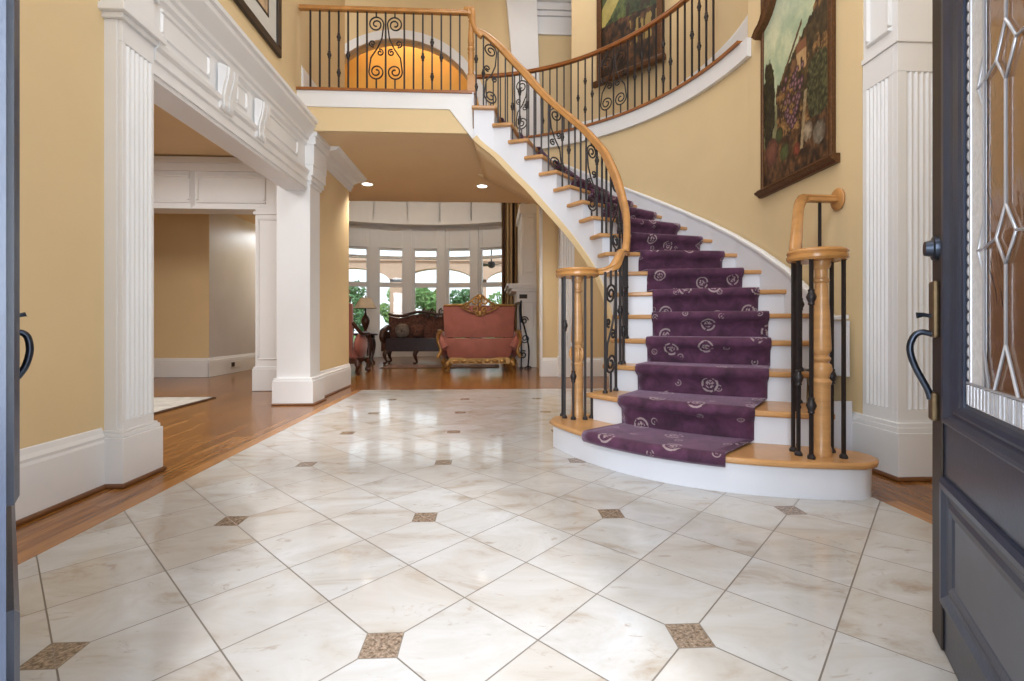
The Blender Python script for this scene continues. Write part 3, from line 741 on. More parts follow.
# curved gallery rail
gr = thing('gallery_railing', 'long curved iron and oak railing of the upper gallery over the stairs', 'railing', (*arcp(RO, 50), ZF))
RG = RO - .02; a_end = 14.2
straight = [(-.32, 6.78), (-.14, 6.785)]
mb = MB(); mb.sweep(RAILP, [(x, y, 4.475) for x, y in straight] + [(*arcp(RG, a), 4.475) for a in [82 - k*1.5 for k in range(int((82 - a_end + 3)/1.5))]]); mb.build('handrail', 'oak_dark', gr, smooth=50)
st = math.degrees(.1035/RG); a = a_end; i = 0
while a < 84:
    if i in (13, 15, 27):
        scroll_panel(gr, lambda u, a=a: arcp(RG, a + math.degrees(u/RG)), lambda u: ZF, lambda u: 4.45, .09, .68, ZF + .47, 1 if i == 13 else -1, .0085)
    else:
        kn = {1: (.55,), 2: (.72, .3), 3: (.48,), 6: (.35,), 7: (.6, .2), 9: (.4,), 10: (.62,), 11: (.4,), 17: (.4,), 18: (.6, .22), 19: (.4,), 23: (.4,), 24: (.6, .2)}.get(i, ())
        q = arcp(RG, a); baluster(gr, q[0], q[1], ZF, 4.45, kn)
    a += st; i += 1

# ------------------------------------------------------------------ right side : curved wall and pier
def wallstrip(name, pts, th, zlo, zhi, matn, label, cat='wall'):
    mb = MB(); n = len(pts)
    P = [Vector(p) for p in pts]; out = []
    for i in range(n):
        t = (P[min(i+1, n-1)] - P[max(i-1, 0)]).normalized(); out.append(P[i] + Vector((t.y, -t.x))*th)
    lo = zlo if callable(zlo) else (lambda k: zlo)
    vs = []
    for i in range(n): vs += [(*P[i], lo(i)), (*out[i], lo(i)), (*out[i], zhi), (*P[i], zhi)]
    fs = [(0, 1, 2, 3), tuple(4*(n-1) + k for k in (3, 2, 1, 0))]
    for i in range(n-1):
        for k in range(4): fs.append((4*i + k, 4*(i+1) + k, 4*(i+1) + (k+1) % 4, 4*i + (k+1) % 4))
    mb.add(vs, fs); return struct(mb.build(name, matn, smooth=45), label, cat)
pts = [(2.40, 2.921), (2.40, 3.2), (2.40, 3.6), (2.402, 3.9)] + [arcp(2.835, a) for a in (0, 2.5, 5.2)]
wallstrip('wall_right', pts, .2, 0, HW, 'wall_tan', 'tall tan wall on the right where the garden painting hangs')
angs = list(range(5, 86, 2))
def zl(k):
    a = angs[k]; x = 7 + a/7.5
    return 0 if a < 42 else nose(x) - SD + .02
wallstrip('wall_right', [arcp(2.835, a) for a in angs], .12, zl, ZF - .18, 'wall_tan', 'curved tan wall following the stairs below the gallery')
up = [(2.425, 4.24), (2.455, 4.4), (2.47, 4.7), (2.445, 5.05), (2.36, 5.5), (2.21, 5.91), (1.92, 6.33), (1.57, 6.63), (1.2, 6.86)]
upw = [(p.x, p.y) for p in smooth_path([Vector((*p, 0)) for p in up], 4)]
wallstrip('wall_right', upw, .15, ZF - .03, HW, 'wall_tan', 'curved tan wall behind the upper gallery railing')
mb = MB(); mb.sweep([(0, 0), (.018, 0), (.018, .24), (.01, .28), (0, .3)], [(*p, ZF - .0) for p in upw])
struct(mb.build('baseboard_right', 'white_trim', smooth=40), 'white baseboard along the gallery wall behind the curved railing', 'baseboard')
# pier
mb = MB(); mb.box(2.43, 2.69, 0, 3.2, 2.92, HW)
fluted(mb, (2.40, 2.69, 0), (1, 0, 0), (0, -1, 0), .46, 0, 2.57, 10, .055, .012, .03, .40, 2.40)
fluted(mb, (2.43, 2.69, 0), (0, 1, 0), (-1, 0, 0), .23, 0, 2.57, 6, .03, .012, .03, .40, 2.40)
mb.box(2.39, 2.65, 2.57, 3.2, 2.92, 2.60); mb.box(2.405, 2.665, 2.60, 3.2, 2.92, 3.4)
panel_frame(mb, (2.405, 2.70, 2.66), (0, 1, 0), (0, 0, 1), (-1, 0, 0), .19, .6, .03, .02)
mb.box(2.37, 2.62, -.004, 3.2, 2.955, .27); mb.box(2.378, 2.63, .27, 3.2, 2.945, .30); mb.box(2.386, 2.64, .3, 3.2, 2.935, .325)
struct(mb.build('trim_14', 'white_trim', bevel=.003), 'white fluted corner pier between the stairs and the open right door', 'pilaster')
shoe('trim_15', bpth([(3.2, 2.62), (2.37, 2.62), (2.37, 2.955)]), 'brown shoe moulding around the foot of the fluted right pier')
baseboard('baseboard_right', bpth([(2.40, 2.93), (2.40, 3.0)]), 'short white baseboard between the fluted pier and the stairs')
struct(MB().box(2.7, .3, 0, 2.9, 2.7, HW).build('wall_right', 'wall_tan'), 'tan side wall behind the open right door', 'wall')
# front wall around the doorway, with an added, unseen upper opening to let daylight in
mb = MB()
mb.box(-2.6, .36, 0, -.86, .48, HW); mb.box(.92, .36, 0, 2.9, .48, HW); mb.box(-.86, .36, 2.75, .92, .48, 3.3); mb.box(-.86, .36, 6.3, .92, .48, HW)
struct(mb.build('wall_front', 'wall_tan'), 'tan front wall around the open double doors', 'wall')

# ------------------------------------------------------------------ front doors
def door(E, Hn, name, label, handle_side):
    E, Hn = Vector(E), Vector(Hn); d = (Hn - E).normalized(); L = 1.0
    nrm = Vector((-d.y, d.x)); 
    if nrm.dot(-E) < 0 and handle_side == 'R': nrm = -nrm
    if handle_side == 'L': nrm = Vector((d.y, -d.x)); nrm = nrm if nrm.x > 0 else -nrm
    U = Vector((d.x, d.y, 0)); Nn = Vector((nrm.x, nrm.y, 0)); Z = Vector((0, 0, 1)); O = Vector((E.x, E.y, 0)) - Nn*.05 + U*.012
    t = thing(name, label, 'door', (E.x, E.y, .004), None, 'structure')
    def bx(mb, s0, s1, z0, z1, n0, n1): mb.obox(O + U*s0 + Z*z0 + Nn*n0, U*(s1 - s0), Nn*(n1 - n0), Z*(z1 - z0)); return mb
    DH = 2.72
    mb = MB(); bx(mb, .0, .25, .004, DH, 0, .05); bx(mb, .75, L, .004, DH, 0, .05); bx(mb, .25, .75, .004, .68, 0, .05); bx(mb, .25, .75, 2.45, DH, 0, .05)
    mb.build('leaf', 'door_paint', t)
    mb = MB(); bx(mb, -.004, .09, .004, DH, .05, .056); mb.build('astragal', 'door_edge', t, bevel=.003)
    # mouldings: bolection frame around lower panel and glass
    def ringm(s0, s1, z0, z1, w, prof, wz=None):
        wz = wz or w
        mb = MB(); m = len(prof); vs = []
        for (a, h) in prof:
            for (s, z) in ((s0 + a*w, z0 + a*wz), (s1 - a*w, z0 + a*wz), (s1 - a*w, z1 - a*wz), (s0 + a*w, z1 - a*wz)): vs.append(O + U*s + Z*z + Nn*(.05 + h))
        fs = [(4*j + k, 4*j + (k+1) % 4, 4*(j+1) + (k+1) % 4, 4*(j+1) + k) for j in range(m-1) for k in range(4)]
        mb.add(vs, fs); return mb
    PR = [(0, 0), (0, .008), (.12, .014), (.25, .014), (.4, .006), (.5, .003), (.62, .007), (.78, .004), (.9, -.002), (1, -.010)]
    ringm(.095, .905, .135, .485, .105, PR).build('panel_moulding', 'door_paint', t)
    ringm(.105, .895, .635, 2.52, .155, PR, .07).build('glass_moulding', 'door_paint', t)
    mb = MB(); bx(mb, .19, .81, .2, .43, .03, .052); mb.build('lower_panel', 'door_panel_paint', t, bevel=.006)
    g = MB(); bx(g, .255, .745, .7, 2.45, .034, .040); pane = g.build('glass_pane', 'ripple_glass', t)
    # sides painted white for trim showing in the glass, frosted bottom, and lead lines
    mb = MB()
    for s0, s1, z0, z1 in ((.282, .37, .76, 2.44), (.63, .718, .76, 2.44), (.258, .742, .705, .755)): bx(mb, s0, s1, z0, z1, .040, .043)
    mb.build('frost_trim_border', 'frost_painted_trim', pane)
    c = MB(); P3 = lambda s, z: O + U*s + Z*z + Nn*.044
    def ln(*pp): c.tube([P3(*p) for p in pp], .0032, 6)
    for s in (.282, .37, .63, .718): ln((s, .76), (s, 2.44))
    ln((.258, .76), (.742, .76))
    for k in range(22): ln((.262 + k*.022, .708), (.262 + k*.022, .755))
    zs = [1.083, 1.455, 1.83, 2.2]
    for zc in zs:
        ln((.49, zc + .06), (.54, zc), (.49, zc - .06), (.44, zc), (.49, zc + .06))
        ln((.44, zc), (.37, zc - .012)); ln((.54, zc), (.63, zc - .012))
        for a, b_ in ((.37, .33), (.63, .67)): ln((a, zc + .05), (b_, zc - .012), (a, zc - .075)); ln((b_, zc - .012), (a, zc - .012))
    for za_, zb_ in zip([.86] + zs, zs + [2.44]): ln((.49, za_ + (.06 if za_ > .9 else 0)), (.49, zb_ - (.06 if zb_ < 2.4 else 0)))
    ln((.43, .76), (.49, .86), (.55, .76)); ln((.37, .84), (.40, .76)); ln((.63, .84), (.60, .76))
    for k in range(60): c.ell(P3(.268, .78 + k*.0278), (.004, .004, .012), 6, 4)
    c.build('lead_came', 'came', pane, smooth=60)
    # handle set
    sO = .05
    q = lambda s, z, n: O + U*s + Z*z + Nn*(.056 + n)
    mb = MB(); bx(mb, sO - .028, sO + .028, .865, 1.025, .056, .07); mb.build('latch_plate', 'bronze', t, bevel=.006)
    mb = MB(); bx(mb, sO - .022, sO + .022, .63 if handle_side == 'R' else .72, .71 if handle_side == 'R' else .775, .056, .072); mb.build('grip_plate', 'bronze', t, bevel=.006)
    if handle_side == 'R': gp = [q(sO, .875, .01), q(sO, .88, .035), q(sO, .866, .052), q(sO, .83, .060), q(sO, .78, .048), q(sO, .72, .022), q(sO, .69, .014)]
    else: gp = [q(sO, .878, .01), q(sO, .88, .022), q(sO, .866, .034), q(sO, .83, .038), q(sO, .79, .03), q(sO, .765, .018), q(sO, .755, .01)]
    mb = MB(); mb.tube(smooth_path(gp, 5), .0085, 10); mb.build('pull_handle', 'dark_pewter', t, smooth=60)
    mb = MB(); mb.tube([q(sO, .925, .01), q(sO, .93, .03), q(sO, .928, .045 if handle_side == 'R' else .028)], [.005, .006, .009], 8); mb.build('thumb_latch', 'dark_pewter', t, smooth=60)
    if handle_side == 'R':
        mb = MB(); mb.tube([q(sO, 1.118, -.002), q(sO, 1.118, .010), q(sO, 1.118, .012), q(sO, 1.118, .028)], [.036, .034, .024, .02], 18); mb.build('deadbolt', 'dark_pewter', t, smooth=40)
    for z in (.3, 2.4):
        mb = MB(); mb.tube([O + U*(L + .012) + Z*(z - .06) + Nn*.05, O + U*(L + .012) + Z*(z + .06) + Nn*.05], .011, 10); mb.build('hinge', 'bronze', t, smooth=60)
    return t
door((1.303, 1.32), (.81, .56), 'door_1', 'dark panelled front door with leaded glass standing open on the right', 'R')
door((-1.340, 1.369), (-.622, .635), 'door_2', 'dark front door seen edge-on at the left border of the view', 'L')

# ------------------------------------------------------------------ pictures on the right
def hash2(i, j, s=0):
    x = math.sin(i*127.1 + j*311.7 + s*74.7)*43758.5453; return x - math.floor(x)
def vnoise(x, y, s=0):
    i, j = math.floor(x), math.floor(y); fx, fy = x - i, y - j; fx = fx*fx*(3 - 2*fx); fy = fy*fy*(3 - 2*fy)
    return (hash2(i, j, s)*(1-fx) + hash2(i+1, j, s)*fx)*(1-fy) + (hash2(i, j+1, s)*(1-fx) + hash2(i+1, j+1, s)*fx)*fy
def fbm(x, y, s=0): return sum(vnoise(x*2**k, y*2**k, s + k)/2**(k+1) for k in range(4))/.9375
mixv = lambda a, b_, t: tuple(x*(1-t) + y*t for x, y in zip(a, b_))
def paint_garden(u, v):      # u left-right, v bottom-top
    n = fbm(u*6, v*9); m_ = fbm(u*24, v*30, 3); f_ = fbm(u*60, v*80, 5)
    c = mixv((158, 178, 146), (222, 220, 180), min(1, max(0, 2.2*(n - .27))))
    if v > .62: c = mixv(c, (150, 176, 176), min(1, (v - .62)*3)*.6)
    hill = .30 + .46*u + .12*(fbm(u*7, 3) - .5) + .04*(m_ - .5)
    if v < hill and u > .22:
        k = min(1, max(0, 2.4*(m_ - .32))); c = mixv((48, 32, 22), (150, 108, 62), k)
        if f_ > .62: c = mixv(c, (176, 140, 88), .6)
        if n < .42: c = mixv(c, (40, 38, 24), .6)
    if v < .30 + .1*n and u <= .24: c = mixv((150, 150, 112), (96, 92, 60), m_)
    if abs(v - (.30 + .62*(u - .1))) < .012 and .3 < u < .62: c = (96, 68, 44)
    if ((u - .10)/.11)**2 + ((v - .37)/.20)**2 < 1 + .9*(m_ - .5): c = mixv((22, 22, 16), (74, 68, 38), min(1, max(0, 2*(f_ - .3))))
    if .54 < u < .68 and .42 < v < .54: c = mixv((204, 176, 128), (160, 116, 76), f_) if v < .50 else (128, 84, 58)
    if .60 < u < .63 and .42 < v < .47: c = (60, 40, 30)
    if ((u - .84)/.15)**2 + ((v - .30)/.15)**2 < 1 + .8*(m_ - .5): c = mixv((28, 32, 20), (112, 108, 70), min(1, max(0, 2*(f_ - .3))))
    for k in range(70):        # grapes
        gx_, gy_ = .32 + .32*hash2(k, 1), .14 + .30*hash2(k, 2)
        if abs(gx_ - .48) > .03 + (gy_ - .1)*.42: continue
        dd = ((u - gx_)/.026)**2 + ((v - gy_)/.016)**2
        if dd < 1: c = mixv((150, 110, 112), (44, 26, 36), min(1, dd*1.3))
    if v < .13 + .07*fbm(u*8, 1): c = mixv((40, 26, 18), (128, 88, 54), min(1, max(0, 2*(m_ - .3))))
    for px, py, r_, cc in ((.15, .14, .11, (138, 84, 66)), (.36, .11, .07, (92, 104, 58)), (.70, .14, .07, (196, 178, 146)), (.85, .11, .08, (150, 140, 120)), (.28, .20, .06, (76, 88, 44)), (.55, .09, .05, (150, 70, 50)), (.5, .46, .05, (140, 100, 70))):
        dd = ((u - px)/r_)**2 + ((v - py)/(r_*.6))**2
        if dd < 1: c = mixv(cc, (40, 26, 20), min(1, .25 + dd*.5)*min(1, 1.6*f_))
    if abs(u - .62 - .25*(v - .1)) < .02 and .08 < v < .32: c = mixv((176, 156, 118), (120, 100, 72), f_)
    return S3(c)
def paint_fields(u, v):
    n = fbm(u*7, v*9, 20); w = v - .55*u
    m_ = fbm(u*18, v*24, 22)
    if v < .38 + .05*(n - .5): c = mixv((24, 16, 12), (104, 66, 40), min(1, max(0, 2.2*(m_ - .32))))
    elif w < .34 + .06*(n - .5): c = mixv((30, 44, 26), (98, 112, 58), min(1, max(0, 2*(m_ - .25))))
    elif w < .52: c = mixv((128, 120, 62), (204, 186, 110), n)
    elif w < .64: c = mixv((44, 56, 34), (100, 104, 58), m_)
    elif w < .8: c = mixv((166, 156, 92), (206, 190, 118), n)
    else: c = mixv((86, 94, 66), (140, 146, 104), n)
    if u > .45 and v > .38 and m_ > .5 and v < .72: c = mixv(c, (38, 28, 20), .85)
    if w < .5 and u > .35 and v > .55 and n > .45 and w < .12 + .3*n: c = (42, 34, 24)
    if u > .5 and .16 < v < .34 and fbm(u*30, v*4, 25) > .55: c = (150, 128, 74)
    return S3(c)
def canvas(fn, p, eu, ez, nu, nv):
    mb = MB(); p, eu, ez = map(Vector, (p, eu, ez))
    mb.grid(lambda a, b_: p + eu*a + ez*b_, nu, nv)
    mb.col = [fn(i/nu, j/nv) for j in range(nv + 1) for i in range(nu + 1)]
    return mb
t = thing('painting', 'tall garden and grapes painting in a carved wood frame on the right wall', 'picture', (2.39, 3.62, 2.05))
ya, yb, za, zb = 3.985, 3.15, 2.08, 3.92      # left (far) and right (near)
canvas(paint_garden, (2.372, ya - .01, za + .02), (0, yb - ya + .02, 0), (0, 0, zb - za - .04), 130, 240).build('canvas', 'oil_paint', t, fix=False)
mb = MB(); mb.box(2.375, yb, za, 2.398, ya, zb); mb.build('back_board', 'dark_gilt', t)
mb = MB(); mb.box(2.355, ya - .022, za, 2.38, ya + .008, zb); mb.build('side_rail', 'dark_gilt', t, bevel=.008)
mb = MB(); mb.box(2.355, yb - .008, za, 2.38, yb + .03, zb); mb.build('side_rail', 'dark_gilt', t, bevel=.008)
PR = [(0, 0), (.03, 0), (.045, .015), (.07, .03), (.075, .045), (.055, .055), (.05, .065), (0, .065)]
mb = MB(); mb.extrude([(2.395 - a, yb - .045, 2.015 + z) for a, z in PR], (0, ya - yb + .09, 0)); mb.build('bottom_ledge', 'dark_gilt', t)
mb = MB()      # arched cornice at the top, shoulders lower than the middle
cen = (ya + yb)/2; hw = (ya - yb)/2 + .05
def top(k):
    s = -1 + 2*k/24; y = cen - s*hw
    if abs(s) > .9: z = 3.42 + (1 - abs(s))*.5
    else: z = 3.47 + .45*(cos(s/.9*pi)*.5 + .5)
    return (2.36, y, z)
mb.sweep([(-.03, -.03), (.045, -.03), (.05, .0), (.03, .012), (.045, .03), (-.03, .035)], [top(k) for k in range(25)][::-1])
mb.build('arched_cornice', 'dark_gilt', t, smooth=40)
# gallery painting
n1 = Vector((2.20, 5.86)); n0 = Vector((1.53, 6.56))
d = (n1 - n0).normalized(); nn = Vector((-d.y, d.x)); nn = nn if nn.dot(-n1) > 0 else -nn
t = thing('painting', 'large dark framed landscape painting behind the upper gallery railing', 'picture', (*(n0 + n1)/2, 4.27))
n0 += nn*.02; n1 += nn*.02
W3 = Vector((*(n1 - n0), 0)); N3 = Vector((*nn, 0))
P0 = Vector((*n0, 4.27))
mb = MB(); mb.obox(P0 - N3*.05, W3, N3*.05, (0, 0, 1.95)); mb.build('back_board', 'black_frame', t)
canvas(paint_fields, P0 + N3*.004 + W3*.06 + Vector((0, 0, .06)), W3*.88, (0, 0, 1.83), 80, 140).build('canvas', 'oil_paint', t, fix=False)
for a, b_ in ((0, .075), (.925, 1)):
    mb = MB(); mb.obox(P0 + W3*a, W3*(b_ - a), N3*.035, (0, 0, 1.95)); mb.build('side_rail', 'dark_gilt', t, bevel=.01)
mb = MB(); mb.obox(P0 - W3*.05 - Vector((0, 0, .035)), W3*1.1, N3*.07, (0, 0, .075)); mb.build('bottom_ledge', 'dark_gilt', t, bevel=.012)
mb = MB(); mb.obox(P0 - W3*.05 + Vector((0, 0, 1.9)), W3*1.1, N3*.07, (0, 0, .09)); mb.build('top_rail', 'dark_gilt', t, bevel=.012)

# ------------------------------------------------------------------ upstairs hall behind the balcony
AX, AW, AS, AH = -1.58, 1.42, 4.5, 5.84    # arch centre, half-span, spring, crown
def arch_pts(hw, rise, n=24): return [(AX + hw*cos(pi*k/n), AS + rise*sin(pi*k/n)) for k in range(n + 1)]
mb = MB(); ap = arch_pts(AW, AH - AS)
for k in range(24):
    (xa, z_a), (xb, z_b) = ap[k], ap[k+1]
    mb.hexa([(xb, 8.2, z_b), (xa, 8.2, z_a), (xa, 8.4, z_a), (xb, 8.4, z_b)], [(xb, 8.2, HW), (xa, 8.2, HW), (xa, 8.4, HW), (xb, 8.4, HW)])
mb.box(-4.2, 8.2, ZF - .03, AX - AW, 8.4, HW); mb.box(AX + AW, 8.2, ZF - .03, 3.4, 8.4, HW)
struct(mb.build('wall_back', 'wall_tan'), 'tan upstairs wall behind the balcony with wide arched opening', 'wall')
mb = MB(); o1, o2 = arch_pts(AW, AH - AS), arch_pts(AW + .15, AH - AS + .15)
for k in range(24):
    q = [(o1[k], o1[k+1], o2[k+1], o2[k])]
    for a, b_, c, d in q: mb.hexa([(p[0], 8.17, p[1]) for p in (a, b_, c, d)], [(p[0], 8.3, p[1]) for p in (a, b_, c, d)])
for sx in (-1, 1): mb.box(AX + sx*AW, 8.17, ZF, AX + sx*(AW + .15), 8.3, AS)
struct(mb.build('trim_16', 'white_trim', smooth=30), 'white curved casing around the upstairs arch', 'trim')
struct(MB().box(-3.9, 8.95, ZF - .03, .8, 9.1, HW).build('wall_back', 'gold_wall'), 'golden wall seen through the upstairs arch', 'wall')
mb = MB(); mb.box(-3.9, 8.4, ZF - .03, -3.75, 8.95, HW); mb.box(.65, 8.4, ZF - .03, .8, 8.95, HW)
struct(mb.build('wall_left', 'gold_wall'), 'golden side walls of the alcove behind the upstairs arch', 'wall')
mb = MB()   # big white casing and crown right of the arch
mb.hexa([(.55, 8.05, ZF), (.9, 8.05, ZF), (.9, 8.2, ZF), (.55, 8.2, ZF)], [(.25, 8.05, 6.9), (.8, 8.05, 6.9), (.8, 8.2, 6.9), (.25, 8.2, 6.9)])
struct(mb.build('trim_17', 'white_trim', bevel=.004), 'tall white casing at the end of the upstairs hall', 'trim')
mb = MB()
for z0, z1, d in ((5.98, 6.05, .03), (6.05, 6.3, .015), (6.3, 6.38, .05), (6.38, 6.5, .09), (6.5, 6.62, .14), (6.62, 6.9, .05)): mb.box(.8, 8.2 - d, z0, 1.6, 8.2, z1)
struct(mb.build('trim_18', 'white_trim', bevel=.003), 'white crown moulding high above the upstairs hall', 'trim')
struct(MB().box(-4.2, 8.16, ZF - .03, AX - AW - .16, 8.2, ZF + .3).build('baseboard_back', 'white_trim'), 'white baseboard upstairs left of the arch', 'baseboard')
mb = MB(); mb.sweep(BASEP, [(WX, 7.12, ZF), (WX, 5.5, ZF)]); struct(mb.build('baseboard_left', 'white_trim'), 'white baseboard at the left end of the balcony', 'baseboard')
struct(MB().box(-4.2, .3, HW, 3.6, 9.8, HW + .15).build('ceiling', 'ceiling_tan'), 'high ceiling over the two-storey foyer', 'ceiling')
struct(MB().box(-4.2, 8.405, ZF - .07, .8, 9.1, ZF - .03).build('floor', 'wood_floor'), 'upper floor inside the arched alcove', 'floor')
struct(MB().box(3.3, 2.9, 0, 3.5, 8.4, HW).build('wall_right', 'wall_tan'), 'outer wall behind the curved staircase', 'wall')

# ------------------------------------------------------------------ back wall right of the living room opening
LZ = 4.5
mb = MB(); mb.box(.92, 8.2, 0, 3.4, 8.4, ZC)
struct(mb.build('wall_back', 'wall_tan'), 'tan wall under the stairs beside the living room opening', 'wall')
mb = MB(); mb.box(-5.2, 8.24, ZC, 3.4, 8.4, ZF - .04); mb.box(-5.2, 9.101, ZF - .03, 3.4, 9.2, LZ)
struct(mb.build('wall_back', 'ceiling_tan'), 'header wall above the opening to the living room', 'wall')
baseboard('baseboard_back', bpth([(3.3, 8.2), (.9, 8.2)]), 'white baseboard on the wall under the stairs')
mb = MB(); mb.box(.885, 8.18, 0, .92, 8.42, ZC); struct(mb.build('trim_19', 'white_trim'), 'slim cream corner casing at the living room opening', 'trim')
mb = MB(); mb.box(1.20, 8.12, 0, 1.47, 8.2, ZC); 
mb2 = MB(); fluted(mb2, (1.22, 8.12, 0), (1, 0, 0), (0, -1, 0), .23, 0, ZC, 4, .03, .012, .03, .4, ZC - .3)
mb.v, mb.f = mb2.add(mb.v, mb.f).v, mb2.f
mb.box(1.18, 8.06, 0, 1.49, 8.2, .36)
struct(mb.build('trim_20', 'white_trim'), 'white fluted pilaster on the wall under the stairs', 'pilaster')

# recessed lights
for x, y in ((-1.9, 7.39), (-.12, 7.41)):
    t = thing('recessed_light', 'recessed ceiling light %s' % ('beside the white crown moulding on the left' if x < -1 else 'near the underside of the stairs'), 'ceiling light', (x, y, ZC), 'recessed lights in the low ceiling')
    mb = MB(); n_ = 24
    mb.lathe([(.075, .01), (.075, -.006), (.095, -.008), (.1, -.003), (.1, .01)], (x, y, ZC), n_); mb.build('trim_ring', 'plastic_white', t, smooth=40)
    MB().lathe([(.0745, -.002), (.05, -.009), (.005, -.011)], (x, y, ZC), n_).build('lamp', 'lamp_glow', t, smooth=60)

# ------------------------------------------------------------------ living room shell
BC = Vector((-1.85, 8.3)); BR = 5.35
bp_ = lambda r, a: (BC.x + r*sin(R(a)), BC.y + r*cos(R(a)))
struct(MB().box(-5.6, 9.1, LZ, 2.6, 14.2, LZ + .15).build('ceiling', 'ceiling_tan'), 'living room ceiling', 'ceiling')
def sect(mb, r0, r1, a0, a1, z0, z1, n=4):
    for k in range(n):
        a, b_ = a0 + (a1 - a0)*k/n, a0 + (a1 - a0)*(k+1)/n
        q = [bp_(r0, a), bp_(r0, b_), bp_(r1, b_), bp_(r1, a)]
        mb.hexa([(*p, z0) for p in q], [(*p, z1) for p in q])
PIT = 10.4; HWN = 3.75
mb = MB()
edges = [-31]
for k in range(-2, 3): edges += [k*PIT - HWN, k*PIT + HWN]
edges += [32]
for j in range(0, len(edges), 2): sect(mb, BR, BR + .2, edges[j], edges[j+1], 0, LZ, 3)
for k in range(-2, 3):
    sect(mb, BR, BR + .2, k*PIT - HWN, k*PIT + HWN, 0, .35); sect(mb, BR, BR + .2, k*PIT - HWN, k*PIT + HWN, 3.10, LZ)
struct(mb.build('wall_back', 'white_trim'), 'curved white bay wall at the far end of the living room', 'wall')
mb = MB()
for j in range(0, len(edges), 2): sect(mb, BR - .05, BR, max(edges[j] + .5, -30), min(edges[j+1] - .5, 31), 0, 3.7, 2)
sect(mb, BR - .40, BR, -34, 34, 3.72, LZ, 30)
sect(mb, BR - .46, BR - .38, -34, 34, 3.70, 3.78, 30); sect(mb, BR - .44, BR - .38, -34, 34, 4.33, 4.38, 30)
for k in range(-3, 4):
    sect(mb, BR - .43, BR - .39, k*PIT - 5.4, k*PIT - 5.0, 3.78, 4.36, 1); sect(mb, BR - .43, BR - .39, k*PIT + 5.0, k*PIT + 5.4, 3.78, 4.36, 1)
for k in range(-2, 3):
    sect(mb, BR - .02, BR, k*PIT - HWN + .4, k*PIT - HWN + .8, 3.1, 3.65, 1); sect(mb, BR - .02, BR, k*PIT + HWN - .8, k*PIT + HWN - .4, 3.1, 3.65, 1); sect(mb, BR - .02, BR, k*PIT - HWN + .4, k*PIT + HWN - .4, 3.1, 3.14, 2); sect(mb, BR - .02, BR, k*PIT - HWN + .4, k*PIT + HWN - .4, 3.61, 3.65, 2)
struct(mb.build('trim_21', 'white_trim'), 'white panelled frieze and pilasters of the curved bay wall', 'trim')
for k in range(-2, 3):
    a0, a1 = k*PIT - HWN, k*PIT + HWN
    t = thing('window_%d' % (k + 3), 'tall bay window with transom, %s' % ['far left behind the table lamp', 'second from the left behind the settee', 'in the middle of the bay', 'second from the right behind the loveseat', 'far right beside the curtain'][k + 2], 'window', (*bp_(BR + .1, k*PIT), .35), None, 'structure')
    mb = MB(); w = .5
    sect(mb, BR + .04, BR + .14, a0, a0 + w, .35, 3.10, 1); sect(mb, BR + .04, BR + .14, a1 - w, a1, .35, 3.10, 1)
    for z0, z1 in ((.35, .42), (1.99, 2.12), (2.80, 2.88), (3.05, 3.10)): sect(mb, BR + .04, BR + .14, a0 + w, a1 - w, z0, z1, 2)
    mb.build('window_frame', 'white_trim', t)
    mb = MB(); sect(mb, BR + .085, BR + .092, a0 + w, a1 - w, .42, 1.99, 1); sect(mb, BR + .085, BR + .092, a0 + w, a1 - w, 2.12, 3.05, 1)
    mb.build('window_pane', 'glass', t)
mb = MB(); mb.box(-3.85, 8.41, 0, -3.75, 12.2, LZ); mb.box(-5.4, 12.55, 0, -3.85, 12.65, LZ); mb.box(-5.3, 12.65, 0, -5.2, 13.4, LZ); mb.box(1.0, 8.4, 0, 1.2, 13.6, LZ)
q = bp_(BR, 32); mb.box(q[0] - .05, q[1] - .15, 0, 1.05, q[1] + .05, LZ); q = bp_(BR, -31); mb.box(-5.2, q[1] - .1, 0, q[0] + .05, q[1] + .1, LZ)
struct(mb.build('wall_right', 'wall_tan'), 'tan side walls of the living room', 'wall')
# fireplace on the right wall
t = thing('fireplace_mantel', 'white fireplace surround and overmantel on the right of the living room', 'fireplace', (.8, 10.5, 0))
mb = MB(); mb.box(.66, 11.2, 0, 1.0, 11.45, 1.45); mb.box(.62, 11.17, 0, 1.0, 11.48, .22); mb.build('side_pier', 'white_trim', t, bevel=.004)
mb = MB(); mb.box(.66, 10.050, 0, 1.0, 10.35, 1.45); mb.box(.62, 10.020, 0, 1.0, 10.38, .22)
panel_frame(mb, (.70, 10.050, .3), (1, 0, 0), (0, 0, 1), (0, -1, 0), .24, 1.1, .03, .012)
mb.build('side_pier', 'white_trim', t, bevel=.004)
mb = MB(); mb.box(.58, 10.030, 1.4, 1.0, 11.47, 1.62); mb.build('lintel', 'white_trim', t, bevel=.004)
mb = MB(); mb.box(.46, 9.990, 1.62, 1.0, 11.5, 1.68); mb.box(.40, 9.950, 1.68, 1.0, 11.53, 1.73); mb.box(.36, 9.930, 1.73, 1.0, 11.55, 1.785); mb.build('mantel_shelf', 'white_trim', t, bevel=.006)
mb = MB(); mb.box(.68, 10.070, 1.785, 1.0, 11.4, 3.5); mb.box(.64, 10.040, 1.785, 1.0, 10.25, 1.95); mb.box(.64, 10.040, 3.3, 1.0, 11.43, 3.5)
panel_frame(mb, (.71, 10.070, 2.02), (1, 0, 0), (0, 0, 1), (0, -1, 0), .24, 1.2, .03, .012)
mb.build('overmantel', 'white_trim', t, bevel=.004)
MB().box(.63, 10.022, 1.47, .8, 10.031, 1.56).build('switch_plate', 'dark_hole', t)
MB().box(.93, 10.38, .0, 1.0, 11.17, 1.4).build('firebox', 'dark_hole', t)
